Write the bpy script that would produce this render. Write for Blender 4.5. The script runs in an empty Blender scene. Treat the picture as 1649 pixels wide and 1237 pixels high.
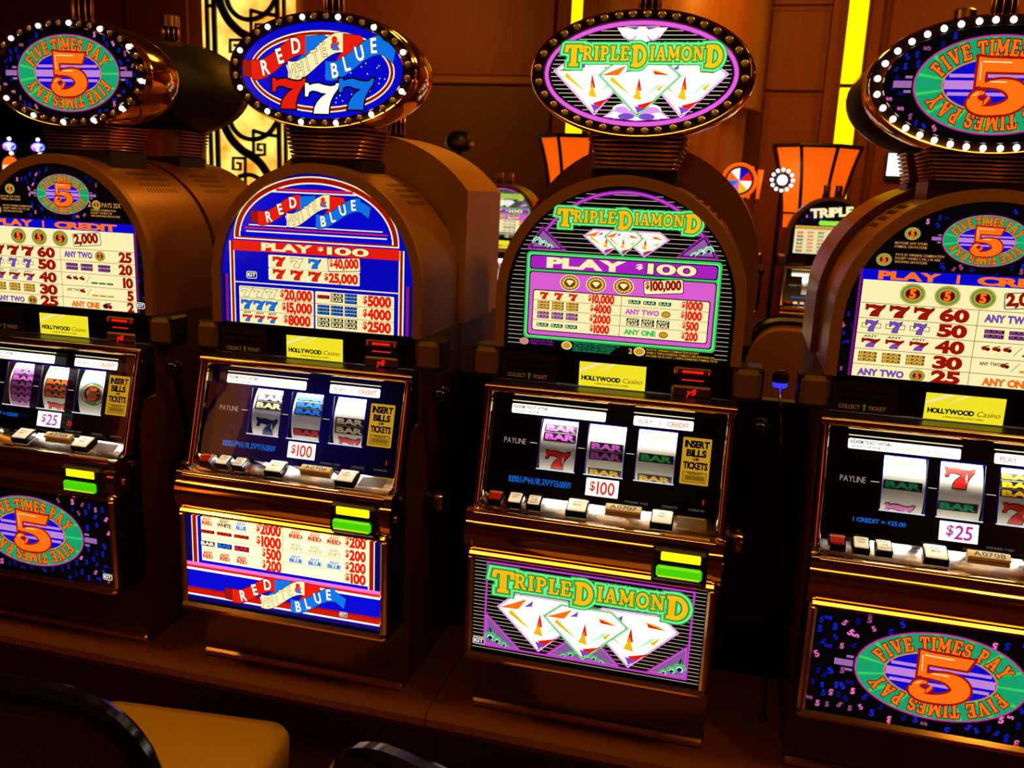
import bpy, bmesh, math, random
from mathutils import Vector, Matrix
random.seed(7)
PI = math.pi
HC = 0.60                      # counter height above the floor
sc = bpy.context.scene
col = sc.collection

# ------------------------------------------------------------------ camera
YAW, PITCH, ROLL = [math.radians(a) for a in (14.26237, 12.44452, 2.45945)]
CAM = Vector((0.23634, -1.70289, 1.11083 + HC))
fw = Vector((-math.sin(YAW)*math.cos(PITCH), math.cos(YAW)*math.cos(PITCH), -math.sin(PITCH)))
rt = Vector((math.cos(YAW), math.sin(YAW), 0)); up = rt.cross(fw)
r2 = rt*math.cos(ROLL) + up*math.sin(ROLL); u2 = up*math.cos(ROLL) - rt*math.sin(ROLL)
cam = bpy.data.cameras.new('camera'); camo = bpy.data.objects.new('camera', cam); col.objects.link(camo)
camo.matrix_world = Matrix(((r2.x, u2.x, -fw.x, CAM.x), (r2.y, u2.y, -fw.y, CAM.y), (r2.z, u2.z, -fw.z, CAM.z), (0, 0, 0, 1)))
cam.sensor_width = 36; cam.sensor_fit = 'HORIZONTAL'; cam.lens = 1419.25/1649*36
cam.clip_start = 0.05; cam.clip_end = 100
cam.dof.use_dof = True; cam.dof.focus_distance = 1.75; cam.dof.aperture_fstop = 7.0
sc.camera = camo

# ------------------------------------------------------------------ world, lights, exposure
sc.view_settings.view_transform = 'Standard'; sc.view_settings.look = 'None'
sc.view_settings.exposure = 0.0; sc.view_settings.gamma = 1.0; sc.view_settings.use_curve_mapping = False
sc.cycles.max_bounces = 5; sc.cycles.diffuse_bounces = 2; sc.cycles.glossy_bounces = 3; sc.cycles.adaptive_threshold = 0.03; sc.cycles.sample_clamp_indirect = 5.0; sc.cycles.caustics_refractive = False
w = bpy.data.worlds.new('world'); sc.world = w; w.use_nodes = True
w.node_tree.nodes['Background'].inputs[0].default_value = (1.0, 0.38, 0.10, 1)
w.node_tree.nodes['Background'].inputs[1].default_value = 0.012

def area(name, loc, target, size, power, color, shape='DISK'):
    l = bpy.data.lights.new(name, 'AREA'); l.shape = shape; l.size = size; l.energy = power; l.color = color
    o = bpy.data.objects.new(name, l); col.objects.link(o); o.location = loc
    o.rotation_euler = (Vector(target)-Vector(loc)).to_track_quat('-Z', 'Y').to_euler()
    return o
WARM = (1.0, 0.46, 0.07); ORANGE = (1.0, 0.36, 0.025)
def cove(name, loc, target, sx, sy, power, color):
    o = area(name, loc, target, sx, power, color, 'RECTANGLE'); o.data.size_y = sy; return o
cove('cove_light', (-0.4, -1.15, 3.45), (-0.4, -0.3, 0.6), 5.0, 0.32, 22, WARM)
area('ceiling_downlight', (-2.4, -1.3, 3.4), (-1.0, 0, 1.0), 0.30, 9, WARM)
area('ceiling_downlight', (1.5, -1.4, 3.4), (0.5, 0, 1.0), 0.30, 9, WARM)
area('ceiling_downlight', (1.5, 1.8, 3.4), (0.3, 0.4, 1.5), 0.40, 28, ORANGE)
area('ceiling_downlight', (-0.5, 1.9, 3.4), (-0.7, 0.4, 1.5), 0.40, 15, ORANGE)
area('ceiling_downlight', (-2.6, 4.2, 3.4), (-3.0, 6.0, 2.0), 0.5, 15, ORANGE)
area('ceiling_downlight', (0.2, 4.0, 3.4), (0.0, 6.0, 1.6), 0.5, 20, ORANGE)
area('ceiling_downlight', (2.2, 4.3, 3.4), (2.4, 6.0, 2.0), 0.5, 15, ORANGE)

# ------------------------------------------------------------------ materials
MATS = {}
def srgb(c):
    return tuple((x/255/12.92 if x/255 <= 0.04045 else ((x/255+0.055)/1.055)**2.4) for x in c)
def princ(name, color, rough=0.5, metal=0.0, spec=0.5, noise=None, bump=None, coat=0.0, emis=None, estr=0.0, sampling=None):
    if name in MATS: return MATS[name]
    m = bpy.data.materials.new(name); m.use_nodes = True; nt = m.node_tree; b = nt.nodes['Principled BSDF']
    b.inputs['Base Color'].default_value = (*color, 1); b.inputs['Roughness'].default_value = rough
    b.inputs['Metallic'].default_value = metal; b.inputs['Specular IOR Level'].default_value = spec
    b.inputs['Coat Weight'].default_value = coat; b.inputs['Coat Roughness'].default_value = 0.08
    if noise or bump:
        tc = nt.nodes.new('ShaderNodeTexCoord'); mp = nt.nodes.new('ShaderNodeMapping')
        nt.links.new(tc.outputs['Object'], mp.inputs[0])
        nz = nt.nodes.new('ShaderNodeTexNoise'); nt.links.new(mp.outputs[0], nz.inputs['Vector'])
        s, scl, amt = noise or bump
        mp.inputs['Scale'].default_value = s; nz.inputs['Scale'].default_value = scl; nz.inputs['Detail'].default_value = 5
        if noise:
            rp = nt.nodes.new('ShaderNodeValToRGB')
            rp.color_ramp.elements[0].position = 0.3; rp.color_ramp.elements[1].position = 0.7
            rp.color_ramp.elements[0].color = (*[c*(1-amt) for c in color], 1)
            rp.color_ramp.elements[1].color = (*[min(1, c*(1+amt)) for c in color], 1)
            nt.links.new(nz.outputs['Fac'], rp.inputs[0]); nt.links.new(rp.outputs[0], b.inputs['Base Color'])
        if bump:
            bp = nt.nodes.new('ShaderNodeBump'); bp.inputs['Strength'].default_value = bump[2]; bp.inputs['Distance'].default_value = 0.002
            nt.links.new(nz.outputs['Fac'], bp.inputs['Height']); nt.links.new(bp.outputs[0], b.inputs['Normal'])
    if emis:
        b.inputs['Emission Color'].default_value = (*emis, 1); b.inputs['Emission Strength'].default_value = estr
    if sampling: m.cycles.emission_sampling = sampling
    MATS[name] = m
    return m
GOLD = princ('gold_chrome', (0.95, 0.58, 0.22), 0.09, 1.0)
GOLDB = princ('gold_brushed', (0.75, 0.44, 0.13), 0.26, 1.0)
CHROME = princ('chrome', (0.75, 0.68, 0.58), 0.08, 1.0)
BLACK = princ('black_plastic', (0.010, 0.008, 0.007), 0.35)
BLACKG = princ('black_gloss', (0.006, 0.005, 0.005), 0.12)
BROWN = princ('bronze_laminate', (0.27, 0.105, 0.018), 0.36, 0.30, noise=((1, 1, 6), 60, 0.10))
FRAMEB = princ('bronze_frame', (0.30, 0.125, 0.020), 0.45, 0.15)
BRUSHM = princ('brushed_metal', (0.46, 0.24, 0.055), 0.30, 0.75, noise=((1, 1, 1), 40, 0.05))
BRUSH = princ('brushed_bronze', (0.50, 0.24, 0.05), 0.45, 0.10, noise=((1, 40, 1), 30, 0.08))
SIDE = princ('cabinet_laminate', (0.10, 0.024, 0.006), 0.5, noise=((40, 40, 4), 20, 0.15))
BASEP = princ('bronze_mirror_panel', (0.13, 0.05, 0.014), 0.14, 0.6)
COUNTER = princ('counter_laminate', (0.22, 0.060, 0.010), 0.42, noise=((60, 60, 60), 20, 0.18))
WALLM = princ('wall_wood', (0.21, 0.045, 0.006), 0.55, noise=((6, 6, 1), 4, 0.15))
WALLD = princ('wall_wood_dark', (0.12, 0.040, 0.010), 0.55, noise=((6, 6, 1), 4, 0.12))
TRIMM = princ('wall_trim', (0.26, 0.085, 0.016), 0.45)
COLUMN = princ('column_wood', (0.34, 0.12, 0.022), 0.42, noise=((12, 12, 1), 3, 0.15))
CARPET = princ('carpet', (0.10, 0.025, 0.012), 0.95, noise=((1, 1, 1), 9, 0.5))
CEILM = princ('ceiling_paint', (0.20, 0.10, 0.05), 0.9, noise=((1, 1, 1), 3, 0.05))
LEATHER = princ('tan_leather', (0.74, 0.40, 0.012), 0.6, spec=0.2, bump=((1, 1, 1), 240, 0.25))
LEATHD = princ('dark_red_leather', (0.11, 0.026, 0.014), 0.5, bump=((1, 1, 1), 240, 0.2))
PADM = princ('corner_pad', (0.22, 0.11, 0.035), 0.30, 0.4)
REELW = princ('reel_strip', (0.82, 0.78, 0.66), 0.5)
BULBOFF = princ('bulb_unlit', (0.30, 0.30, 0.16), 0.12, spec=0.8)
BULBON = princ('bulb_lit', (0.9, 0.9, 1), 0.3, emis=(0.80, 0.80, 1.0), estr=9.0, sampling='NONE')
TUBE = princ('reel_lamp_tube', (1, 1, 1), 0.4, emis=(0.98, 0.95, 0.90), estr=80.0, sampling='FRONT')
AMBER = None

def ink(name, rgb, s=1.0, samp='NONE', gloss=True):
    """backlit print: coloured film lit from behind, glass-smooth surface"""
    key = 'ink_%s_%s' % (name, s)
    if key in MATS: return MATS[key]
    c = srgb(rgb)
    return princ(key, tuple(0.12*x for x in c), 0.10 if gloss else 0.5, 0, 0.35, emis=c, estr=s, sampling=samp)
def paint(name, rgb, rough=0.4):
    return princ('paint_'+name, srgb(rgb), rough)
RGB = dict(cream=(250, 238, 178), white=(255, 253, 240), red=(226, 28, 12), darkred=(150, 18, 8), maroon=(90, 8, 8), blue=(8, 8, 200), navy=(8, 6, 90),
           sky=(14, 112, 225), black=(4, 3, 4), magenta=(214, 92, 206), purple=(150, 28, 170), violet=(120, 70, 190), green=(56, 205, 92), lime=(150, 235, 60),
           teal=(24, 160, 105), orange=(255, 112, 18), gold=(238, 186, 20), yellow=(250, 228, 50), ochre=(200, 150, 30), lilac=(190, 130, 215), pink=(235, 110, 200),
           dkgreen=(20, 110, 45), tan=(200, 140, 70), brown=(110, 55, 10), ltgreen=(170, 245, 180), grey=(120, 110, 100), blue2=(20, 30, 190), dpink=(190, 40, 150))

# ------------------------------------------------------------------ mesh builder
class MB:
    def __init__(s): s.v = []; s.f = []; s.m = []; s.mats = []; s.sm = []
    def mi(s, mat):
        if mat not in s.mats: s.mats.append(mat)
        return s.mats.index(mat)
    def add(s, vs, fs, mat, smooth=False):
        n = len(s.v); k = s.mi(mat); s.v += [tuple(p) for p in vs]
        for f in fs: s.f.append([i+n for i in f]); s.m.append(k); s.sm.append(smooth)
    def box(s, x0, x1, y0, y1, z0, z1, mat):
        s.add([(x0, y0, z0), (x1, y0, z0), (x1, y1, z0), (x0, y1, z0), (x0, y0, z1), (x1, y0, z1), (x1, y1, z1), (x0, y1, z1)],
              [(0, 3, 2, 1), (4, 5, 6, 7), (0, 1, 5, 4), (1, 2, 6, 5), (2, 3, 7, 6), (3, 0, 4, 7)], mat)
    def bbox(s, x0, x1, y0, y1, z0, z1, b, mat):          # box with chamfered edges all round
        xs, ys, zs = (x0, x1), (y0, y1), (z0, z1); vs = []; 
        idx = {}
        for i in (0, 1):
            for j in (0, 1):
                for k in (0, 1):
                    sx, sy, sz = (1-2*i)*b, (1-2*j)*b, (1-2*k)*b
                    for a, d in (('x', (0, sy, sz)), ('y', (sx, 0, sz)), ('z', (sx, sy, 0))):
                        idx[(i, j, k, a)] = len(vs); vs.append((xs[i]+d[0], ys[j]+d[1], zs[k]+d[2]))
        F = []
        q = lambda *t: F.append([idx[x] for x in t])
        for i in (0, 1): q((i,0,0,'x'), (i,1,0,'x'), (i,1,1,'x'), (i,0,1,'x'))
        for j in (0, 1): q((0,j,0,'y'), (1,j,0,'y'), (1,j,1,'y'), (0,j,1,'y'))
        for k in (0, 1): q((0,0,k,'z'), (1,0,k,'z'), (1,1,k,'z'), (0,1,k,'z'))
        for j in (0, 1):
            for k in (0, 1): q((0,j,k,'y'), (1,j,k,'y'), (1,j,k,'z'), (0,j,k,'z'))
        for i in (0, 1):
            for k in (0, 1): q((i,0,k,'x'), (i,1,k,'x'), (i,1,k,'z'), (i,0,k,'z'))
        for i in (0, 1):
            for j in (0, 1): q((i,j,0,'x'), (i,j,1,'x'), (i,j,1,'y'), (i,j,0,'y'))
        for i in (0, 1):
            for j in (0, 1):
                for k in (0, 1): q((i,j,k,'x'), (i,j,k,'y'), (i,j,k,'z'))
        s.add(vs, F, mat)
    def prism(s, prof, axis, a0, a1, mat, smooth=False, caps=True):   # 2D profile pushed along an axis
        n = len(prof)
        def P(p, a): return {'x': (a, p[0], p[1]), 'y': (p[0], a, p[1]), 'z': (p[0], p[1], a)}[axis]
        vs = [P(p, a0) for p in prof]+[P(p, a1) for p in prof]
        s.add(vs, [(i, (i+1) % n, n+(i+1) % n, n+i) for i in range(n)], mat, smooth)
        if caps: s.add(vs, [list(range(n))[::-1], list(range(n, 2*n))], mat)
    def ringprism(s, outer, inner, y0, y1, mat, smooth=False):         # frame between two outlines (x,z), closed
        n = len(outer)
        vs = [(p[0], y, p[1]) for y in (y0, y1) for p in outer]+[(p[0], y, p[1]) for y in (y0, y1) for p in inner]
        F = []
        for i in range(n):
            j = (i+1) % n
            F += [(i, j, 2*n+j, 2*n+i), (n+i, 3*n+i, 3*n+j, n+j), (2*n+i, 2*n+j, 3*n+j, 3*n+i)]
        s.add(vs, F, mat); s.add(vs, [(i, n+i, n+(i+1) % n, (i+1) % n) for i in range(n)], mat, smooth)
    def loft(s, rings, mat, smooth=True, cap0=True, cap1=True):
        n = len(rings[0]); vs = [p for r in rings for p in r]
        s.add(vs, [(k*n+i, k*n+(i+1) % n, (k+1)*n+(i+1) % n, (k+1)*n+i) for k in range(len(rings)-1) for i in range(n)], mat, smooth)
        if cap0: s.add(rings[0], [list(range(n))[::-1]], mat)
        if cap1: s.add(rings[-1], [list(range(n))], mat)
    def tube(s, path, r, mat, n=8, closed=False, smooth=True):
        pts = [Vector(p) for p in path]; rings = []; N = len(pts); ref = None
        for i, p in enumerate(pts):
            a = pts[(i-1) % N] if (closed or i > 0) else p; b = pts[(i+1) % N] if (closed or i < N-1) else p
            t = (b-a).normalized()
            if ref is None: ref = Vector((0, 0, 1)) if abs(t.z) < .9 else Vector((1, 0, 0))
            u = t.cross(ref).normalized(); v = u.cross(t); ref = v
            rr = r[i] if isinstance(r, (list, tuple)) else r
            rings.append([p+u*math.cos(2*PI*k/n)*rr+v*math.sin(2*PI*k/n)*rr for k in range(n)])
        if closed: rings.append(rings[0])
        s.loft(rings, mat, smooth, not closed, not closed)
    def lathe(s, prof, mat, c=(0, 0, 0), axis='z', n=16, smooth=True):
        rings = []
        for r, h in prof:
            ring = []
            for k in range(n):
                a = 2*PI*k/n; x, y = r*math.cos(a), r*math.sin(a)
                ring.append({'z': (c[0]+x, c[1]+y, c[2]+h), 'x': (c[0]+h, c[1]+x, c[2]+y), 'y': (c[0]+x, c[1]+h, c[2]+y)}[axis])
            rings.append(ring)
        s.loft(rings, mat, smooth)
    def ell(s, c, rx, ry, rz, mat, nu=14, nv=8):
        s.loft([[(c[0]+rx*math.sin(t)*math.cos(2*PI*k/nu), c[1]+ry*math.sin(t)*math.sin(2*PI*k/nu), c[2]+rz*math.cos(t)) for k in range(nu)]
                for t in [0.02+(PI-0.04)*i/nv for i in range(nv+1)]], mat)
    def build(s, name, parent=None, loc=None, fix=True, sharp=35):
        me = bpy.data.meshes.new(name); me.from_pydata(s.v, [], s.f)
        for m in s.mats: me.materials.append(m)
        me.polygons.foreach_set('material_index', s.m); me.polygons.foreach_set('use_smooth', s.sm)
        me.update()
        if fix:
            bm = bmesh.new(); bm.from_mesh(me); bmesh.ops.remove_doubles(bm, verts=bm.verts, dist=1e-6)
            bmesh.ops.recalc_face_normals(bm, faces=bm.faces)
            lim = math.radians(sharp)
            for e in bm.edges:
                if len(e.link_faces) == 2 and e.calc_face_angle(0) > lim: e.smooth = False
            bm.to_mesh(me); bm.free()
        o = bpy.data.objects.new(name, me); col.objects.link(o)
        if parent: o.parent = parent
        if loc: o.location = loc
        return o
def empty(name, loc, label, cat, group=None, rz=0):
    o = bpy.data.objects.new(name, None); col.objects.link(o); o.location = loc; o.rotation_euler.z = rz; o.empty_display_size = 0.05
    o['label'] = label; o['category'] = cat
    if group: o['group'] = group
    return o
def tag(o, label, cat, group=None):
    o['label'] = label; o['category'] = cat
    if group: o['group'] = group
    return o
def struct(o, label=None):
    o['kind'] = 'structure'
    if label: o['label'] = label
    return o
def copy_part(o, parent, loc=None):
    c = o.copy(); col.objects.link(c); c.parent = parent
    if loc is not None: c.location = loc
    return c

# ------------------------------------------------------------------ lettering
GL = {}
def prep_glyphs():
    chars = "ABCDEFGHIJKLMNOPQRSTUVWXYZabcdefghijklmnopqrstuvwxyz0123456789$&.,/-=+!"
    cu = bpy.data.curves.new('lettering', 'FONT'); cu.dimensions = '2D'; cu.fill_mode = 'BOTH'; cu.resolution_u = 3
    ob = bpy.data.objects.new('lettering', cu); col.objects.link(ob)
    dg = bpy.context.evaluated_depsgraph_get()
    cap = None
    for off in (0.0, 0.02, 0.04, 0.075):
        cu.offset = off*0.72
        for ch in ('H'+chars):
            cu.body = ch; dg.update(); ev = ob.evaluated_get(dg); me = ev.to_mesh()
            vs = [(v.co.x, v.co.y) for v in me.vertices]; fs = [tuple(p.vertices) for p in me.polygons]; ev.to_mesh_clear()
            if not vs: continue
            if off == 0.0:
                x0, x1 = min(v[0] for v in vs), max(v[0] for v in vs)
                if cap is None: cap = max(v[1] for v in vs)
                GL[ch] = {'w': (x1-x0)/cap, 'x0': x0, 'o': {}}
            g = GL[ch]; g['o'][off] = ([((a-g['x0'])/cap, b/cap) for a, b in vs], fs)
    bpy.data.objects.remove(ob); bpy.data.curves.remove(cu)
    g = GL['1']; g['w'] += .16
    for o in g['o']: V, F = g['o'][o]; g['o'][o] = ([(a+.08, b) for a, b in V], F)
    g = GL['$']; g['w'] *= .76; g['w'] += .06; g['o'][.075] = g['o'][.04]                        # small raised dollar sign
    for o in g['o']: V, F = g['o'][o]; g['o'][o] = ([(a*.76+.02, .24+b*.74) for a, b in V], F)
prep_glyphs()

# stroke-built slab-serif capitals: (polyline, width)
T_, t_, s_ = 0.20, 0.11, 0.11
def arc(cx, cy, rx, ry, a0, a1, n=10):
    return [(cx+rx*math.cos(math.radians(a0+(a1-a0)*i/n)), cy+ry*math.sin(math.radians(a0+(a1-a0)*i/n))) for i in range(n+1)]
def SF(x0, x1, y): return ([(x0, y), (x1, y)], s_)
SER = {
 'I': (0.40, [([(.2, 0.05), (.2, .95)], T_), SF(.04, .36, .055), SF(.04, .36, .945)]),
 'F': (0.68, [([(.2, .05), (.2, .95)], T_), SF(.03, .38, .055), SF(.03, .62, .945), ([(.58, .95), (.62, .70)], t_), ([(.2, .52), (.44, .52)], t_), ([(.46, .62), (.46, .42)], .09)]),
 'E': (0.72, [([(.2, .05), (.2, .95)], T_), SF(.03, .64, .055), SF(.03, .62, .945), ([(.59, .95), (.63, .72)], t_), ([(.61, .05), (.66, .30)], t_), ([(.2, .52), (.44, .52)], t_), ([(.46, .62), (.46, .42)], .09)]),
 'L': (0.68, [([(.2, .05), (.2, .95)], T_), SF(.03, .62, .055), SF(.03, .38, .945), ([(.58, .05), (.63, .34)], t_)]),
 'T': (0.76, [([(.38, .05), (.38, .95)], T_), SF(.2, .56, .055), SF(.05, .71, .945), ([(.09, .95), (.05, .68)], t_), ([(.67, .95), (.71, .68)], t_)]),
 'V': (0.86, [([(.16, .95), (.44, .06)], T_), ([(.70, .95), (.46, .06)], t_), SF(.02, .32, .945), SF(.56, .84, .945)]),
 'Y': (0.84, [([(.16, .95), (.42, .5)], T_), ([(.70, .95), (.44, .5)], t_), ([(.42, .5), (.42, .05)], T_), SF(.24, .60, .055), SF(.02, .30, .945), SF(.56, .82, .945)]),
 'A': (0.90, [([(.17, .06), (.42, .95)], t_), ([(.70, .06), (.45, .95)], T_), ([(.28, .33), (.62, .33)], .09), SF(.02, .32, .055), SF(.54, .88, .055)]),
 'M': (1.06, [([(.18, .06), (.18, .95)], t_), ([(.2, .92), (.52, .22)], T_), ([(.84, .92), (.52, .22)], t_), ([(.86, .06), (.86, .95)], T_), SF(.02, .34, .055), SF(.70, 1.02, .055), SF(.02, .26, .945), SF(.80, 1.02, .945)]),
 'N': (0.92, [([(.18, .06), (.18, .95)], t_), ([(.2, .92), (.74, .08)], T_), ([(.76, .06), (.76, .95)], t_), SF(.02, .34, .055), SF(.02, .24, .945), SF(.60, .92, .945)]),
 'P': (0.74, [([(.2, .05), (.2, .95)], T_), SF(.03, .40, .055), SF(.03, .3, .945), ([(.2, .93)]+arc(.40, .70, .20, .23, 90, -90)+[(.2, .47)], .13)]),
 'R': (0.82, [([(.2, .05), (.2, .95)], T_), SF(.03, .36, .055), SF(.03, .3, .945), ([(.2, .93)]+arc(.40, .71, .20, .22, 90, -90)+[(.2, .49)], .13), ([(.42, .48), (.68, .06)], .17), SF(.60, .82, .055)]),
 'D': (0.84, [([(.2, .05), (.2, .95)], T_), SF(.03, .3, .055), SF(.03, .3, .945), ([(.2, .94)]+arc(.34, .5, .36, .44, 90, -90, 14)+[(.2, .06)], .15)]),
 'O': (0.88, [(arc(.44, .5, .34, .43, 0, 360, 20), .16)]),
 'S': (0.70, [(arc(.35, .72, .22, .21, 10, 270, 12)+arc(.35, .28, .24, .23, 90, -170, 12)[1:], .15), ([(.57, .93), (.57, .66)], .09), ([(.11, .08), (.11, .36)], .09)]),
}
SEVEN = [(0, .56), (0, 1), (.10, 1), (.13, .92), (.25, .97), (.42, .99), (.60, .93), (.78, .90), (.92, .93), (.95, 1.0), (1.04, 1.0), (1.0, .82), (.87, .62), (.78, .42), (.73, .2), (.72, 0), (.26, 0), (.29, .2), (.36, .36), (.48, .52), (.66, .67), (.50, .68), (.36, .74), (.22, .76), (.12, .70), (.09, .56)]
def offset_poly(P, g):
    n = len(P); A = sum(P[i][0]*P[(i+1) % n][1]-P[(i+1) % n][0]*P[i][1] for i in range(n)); sg = 1 if A > 0 else -1
    out = []
    for i in range(n):
        a, b, c = P[i-1], P[i], P[(i+1) % n]
        d1 = Vector((b[0]-a[0], b[1]-a[1])).normalized(); d2 = Vector((c[0]-b[0], c[1]-b[1])).normalized()
        n1 = Vector((d1.y, -d1.x))*sg; n2 = Vector((d2.y, -d2.x))*sg; m = (n1+n2)
        if m.length < .2: m = n1
        m.normalize(); k = g/max(.45, m.dot(n1))
        out.append((b[0]+m.x*k, b[1]+m.y*k))
    return out
EPS = 0.0001
class Art:
    """flat print: layered 2D shapes in panel coordinates, one mesh"""
    def __init__(s, fmap, sub='n', k=1.0): s.mb = MB(); s.fm = fmap; s.k = k; s.painted = False
    def mat(s, c, k=None):
        if not isinstance(c, str): return c
        if s.painted: return paint(c, RGB[c])
        return ink(c, RGB[c], round(s.k*(k or 1.0), 2))
    def tris(s, vs, fs, c, L, k=None): s.mb.add([s.fm(x, z, L*EPS) for x, z in vs], fs, s.mat(c, k))
    def poly(s, pts, c, L=1, k=None): s.tris(pts, [list(range(len(pts)))], c, L, k)
    def rect(s, x0, x1, z0, z1, c, L=1, k=None): s.poly([(x0, z0), (x1, z0), (x1, z1), (x0, z1)], c, L, k)
    def rrect(s, x0, x1, z0, z1, r, c, L=1, rot=0, k=None):
        P = []
        for cx, cz, a in ((x1-r, z1-r, 0), (x0+r, z1-r, 90), (x0+r, z0+r, 180), (x1-r, z0+r, 270)):
            P += [(cx+r*math.cos(math.radians(a+t)), cz+r*math.sin(math.radians(a+t))) for t in (0, 30, 60, 90)]
        if rot:
            mx, mz = (x0+x1)/2, (z0+z1)/2; cs, sn = math.cos(rot), math.sin(rot)
            P = [(mx+(x-mx)*cs-(z-mz)*sn, mz+(x-mx)*sn+(z-mz)*cs) for x, z in P]
        s.poly(P, c, L, k)
    def ellipse(s, cx, cz, a, b, c, L=1, n=48, k=None): s.poly([(cx+a*math.cos(2*PI*i/n), cz+b*math.sin(2*PI*i/n)) for i in range(n)], c, L, k)
    def band(s, A, B, c, L=1, k=None, closed=False):
        n = len(A); m = n if closed else n-1
        s.tris(list(A)+list(B), [(i, (i+1) % n, n+(i+1) % n, n+i) for i in range(m)], c, L, k)
    def ering(s, cx, cz, a, b, t, c, L=1, n=56, a0=0, a1=360, k=None):
        th = [math.radians(a0+(a1-a0)*i/n) for i in range(n+1)]
        s.band([(cx+a*math.cos(t_), cz+b*math.sin(t_)) for t_ in th], [(cx+(a-t)*math.cos(t_), cz+(b-t)*math.sin(t_)) for t_ in th], c, L, k)
    def line(s, pts, w, c, L=1, k=None, cap=0.0):
        for (x0, z0), (x1, z1) in zip(pts, pts[1:]):
            d = Vector((x1-x0, z1-z0)); l = d.length
            if l < 1e-9: continue
            d /= l; nx, nz = -d.y*w/2, d.x*w/2; ex, ez = d.x*cap, d.y*cap
            s.poly([(x0-ex+nx, z0-ez+nz), (x0-ex-nx, z0-ez-nz), (x1+ex-nx, z1+ez-nz), (x1+ex+nx, z1+ez+nz)], c, L, k)
    def outline(s, P, w, c, L=1, k=None):
        s.band(offset_poly(P, w/2), offset_poly(P, -w/2), c, L, k, closed=True)
    def glyphtris(s, ch, wt, font):
        if font == 'serif' and ch in SER:
            wd, st = SER[ch]; V = []; F = []
            for pl, sw in st:
                hw = sw/2+wt
                for i in range(len(pl)-1):
                    a, b = Vector(pl[i]), Vector(pl[i+1]); d = b-a
                    if d.length < 1e-6: continue
                    d.normalize(); nn = Vector((-d.y, d.x))*hw; e = wt if len(pl) == 2 else hw*.35
                    n0 = len(V); V += [tuple(a-d*e+nn), tuple(a-d*e-nn), tuple(b+d*e-nn), tuple(b+d*e+nn)]; F.append((n0, n0+1, n0+2, n0+3))
            return wd, V, F
        g = GL[ch]; o = min(g['o'], key=lambda q: abs(q-wt)); V, F = g['o'][o]
        return g['w'], V, F
    def measure(s, t, font, sp):
        x = 0
        for ch in t: x += (.34 if ch == ' ' else (SER[ch][0] if font == 'serif' and ch in SER else GL[ch]['w']))+sp
        return x-sp
    def text(s, t, x, z, h, c, L=2, wt=0.02, anchor='l', width=None, font='sans', sp=.10, shear=0, rot=0, oc=None, ow=.05, k=None, big=None, stretch=None):
        W = s.measure(t, font, sp)
        xs = stretch or 1.0
        if width: xs = width/(W*h)
        x0 = {'l': 0, 'c': -W/2, 'r': -W}[anchor]; cs, sn = math.cos(rot), math.sin(rot)
        for ch in t:
            if ch == ' ': x0 += .34+sp; continue
            for cc, ww, LL in (((oc, wt+ow, L-1),) if oc else ())+((c, wt, L),):
                wd, V, F = s.glyphtris(ch, ww, font)
                P = []
                for a, b in V:
                    px, pz = (x0+a+shear*b)*h*xs, b*h
                    P.append((x+px*cs-pz*sn, z+px*sn+pz*cs))
                s.tris(P, F, cc, LL, k)
            x0 += wd+sp
    def arctext(s, t, cx, cz, a, b, th0, th1, h, c, L=3, wt=.0, font='serif', sp=.06, oc=None, ow=.06, k=None):
        N = 400; th = [math.radians(th0+(th1-th0)*i/N) for i in range(N+1)]
        pts = [(cx+a*math.cos(q), cz+b*math.sin(q)) for q in th]; S = [0]
        for p, q in zip(pts, pts[1:]): S.append(S[-1]+math.hypot(q[0]-p[0], q[1]-p[1]))
        W = s.measure(t, font, sp); xs = S[-1]/(W*h); pos = 0
        for ch in t:
            wd = .34 if ch == ' ' else (SER[ch][0] if font == 'serif' and ch in SER else GL[ch]['w'])
            mid = (pos+wd/2)*h*xs; i = max(0, min(N-1, next((j for j in range(N+1) if S[j] >= mid), N)-1)); q = th[i]
            tx, tz = (pts[i+1][0]-pts[i][0]), (pts[i+1][1]-pts[i][1]); l = math.hypot(tx, tz); tx /= l; tz /= l; ux, uz = -tz, tx
            if ch != ' ':
                for cc, ww, LL in (((oc, wt+ow, L-1),) if oc else ())+((c, wt, L),):
                    _, V, F = s.glyphtris(ch, ww, font)
                    s.tris([(pts[i][0]+tx*(A-wd/2)*h*xs+ux*B*h, pts[i][1]+tz*(A-wd/2)*h*xs+uz*B*h) for A, B in V], F, cc, LL, k)
            pos += wd+sp
    def seven(s, x, z, w, h, c, oc='black', L=2, ow=.05, k=None, split=None):
        P = [(x+a*w, z+b*h) for a, b in SEVEN]
        if oc: s.poly(offset_poly(P, ow*h), oc, L-1)
        s.poly(P, c, L, k)
        if split:
            m = 14   # lower half in a second colour
            Q = [(x+a*w, z+b*h) for a, b in SEVEN if b <= .53 and a > .2]
            s.poly(Q, split, L+.5, k)
    def five(s, x, z, w, h, c, oc, L=3, ow=.045, hi=None, k=None):
        path = [(.36, .30, .05), (.30, .20, .07), (.20, .19, .12), (.13, .27, .13), (.18, .36, .10), (.30, .37, .04)]
        bowl = [(.07, .26, .06), (.10, .14, .12), (.24, .06, .15), (.45, .06, .17), (.66, .13, .24), (.78, .28, .32), (.72, .43, .30), (.56, .52, .20), (.38, .53, .13), (.20, .50, .05)]
        parts = [[(.14, .48), (.13, 1.02), (.25, 1.0), (.26, .52)], [(.13, 1.0), (.90, .97), (.82, .74), (.24, .75)]]
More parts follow.
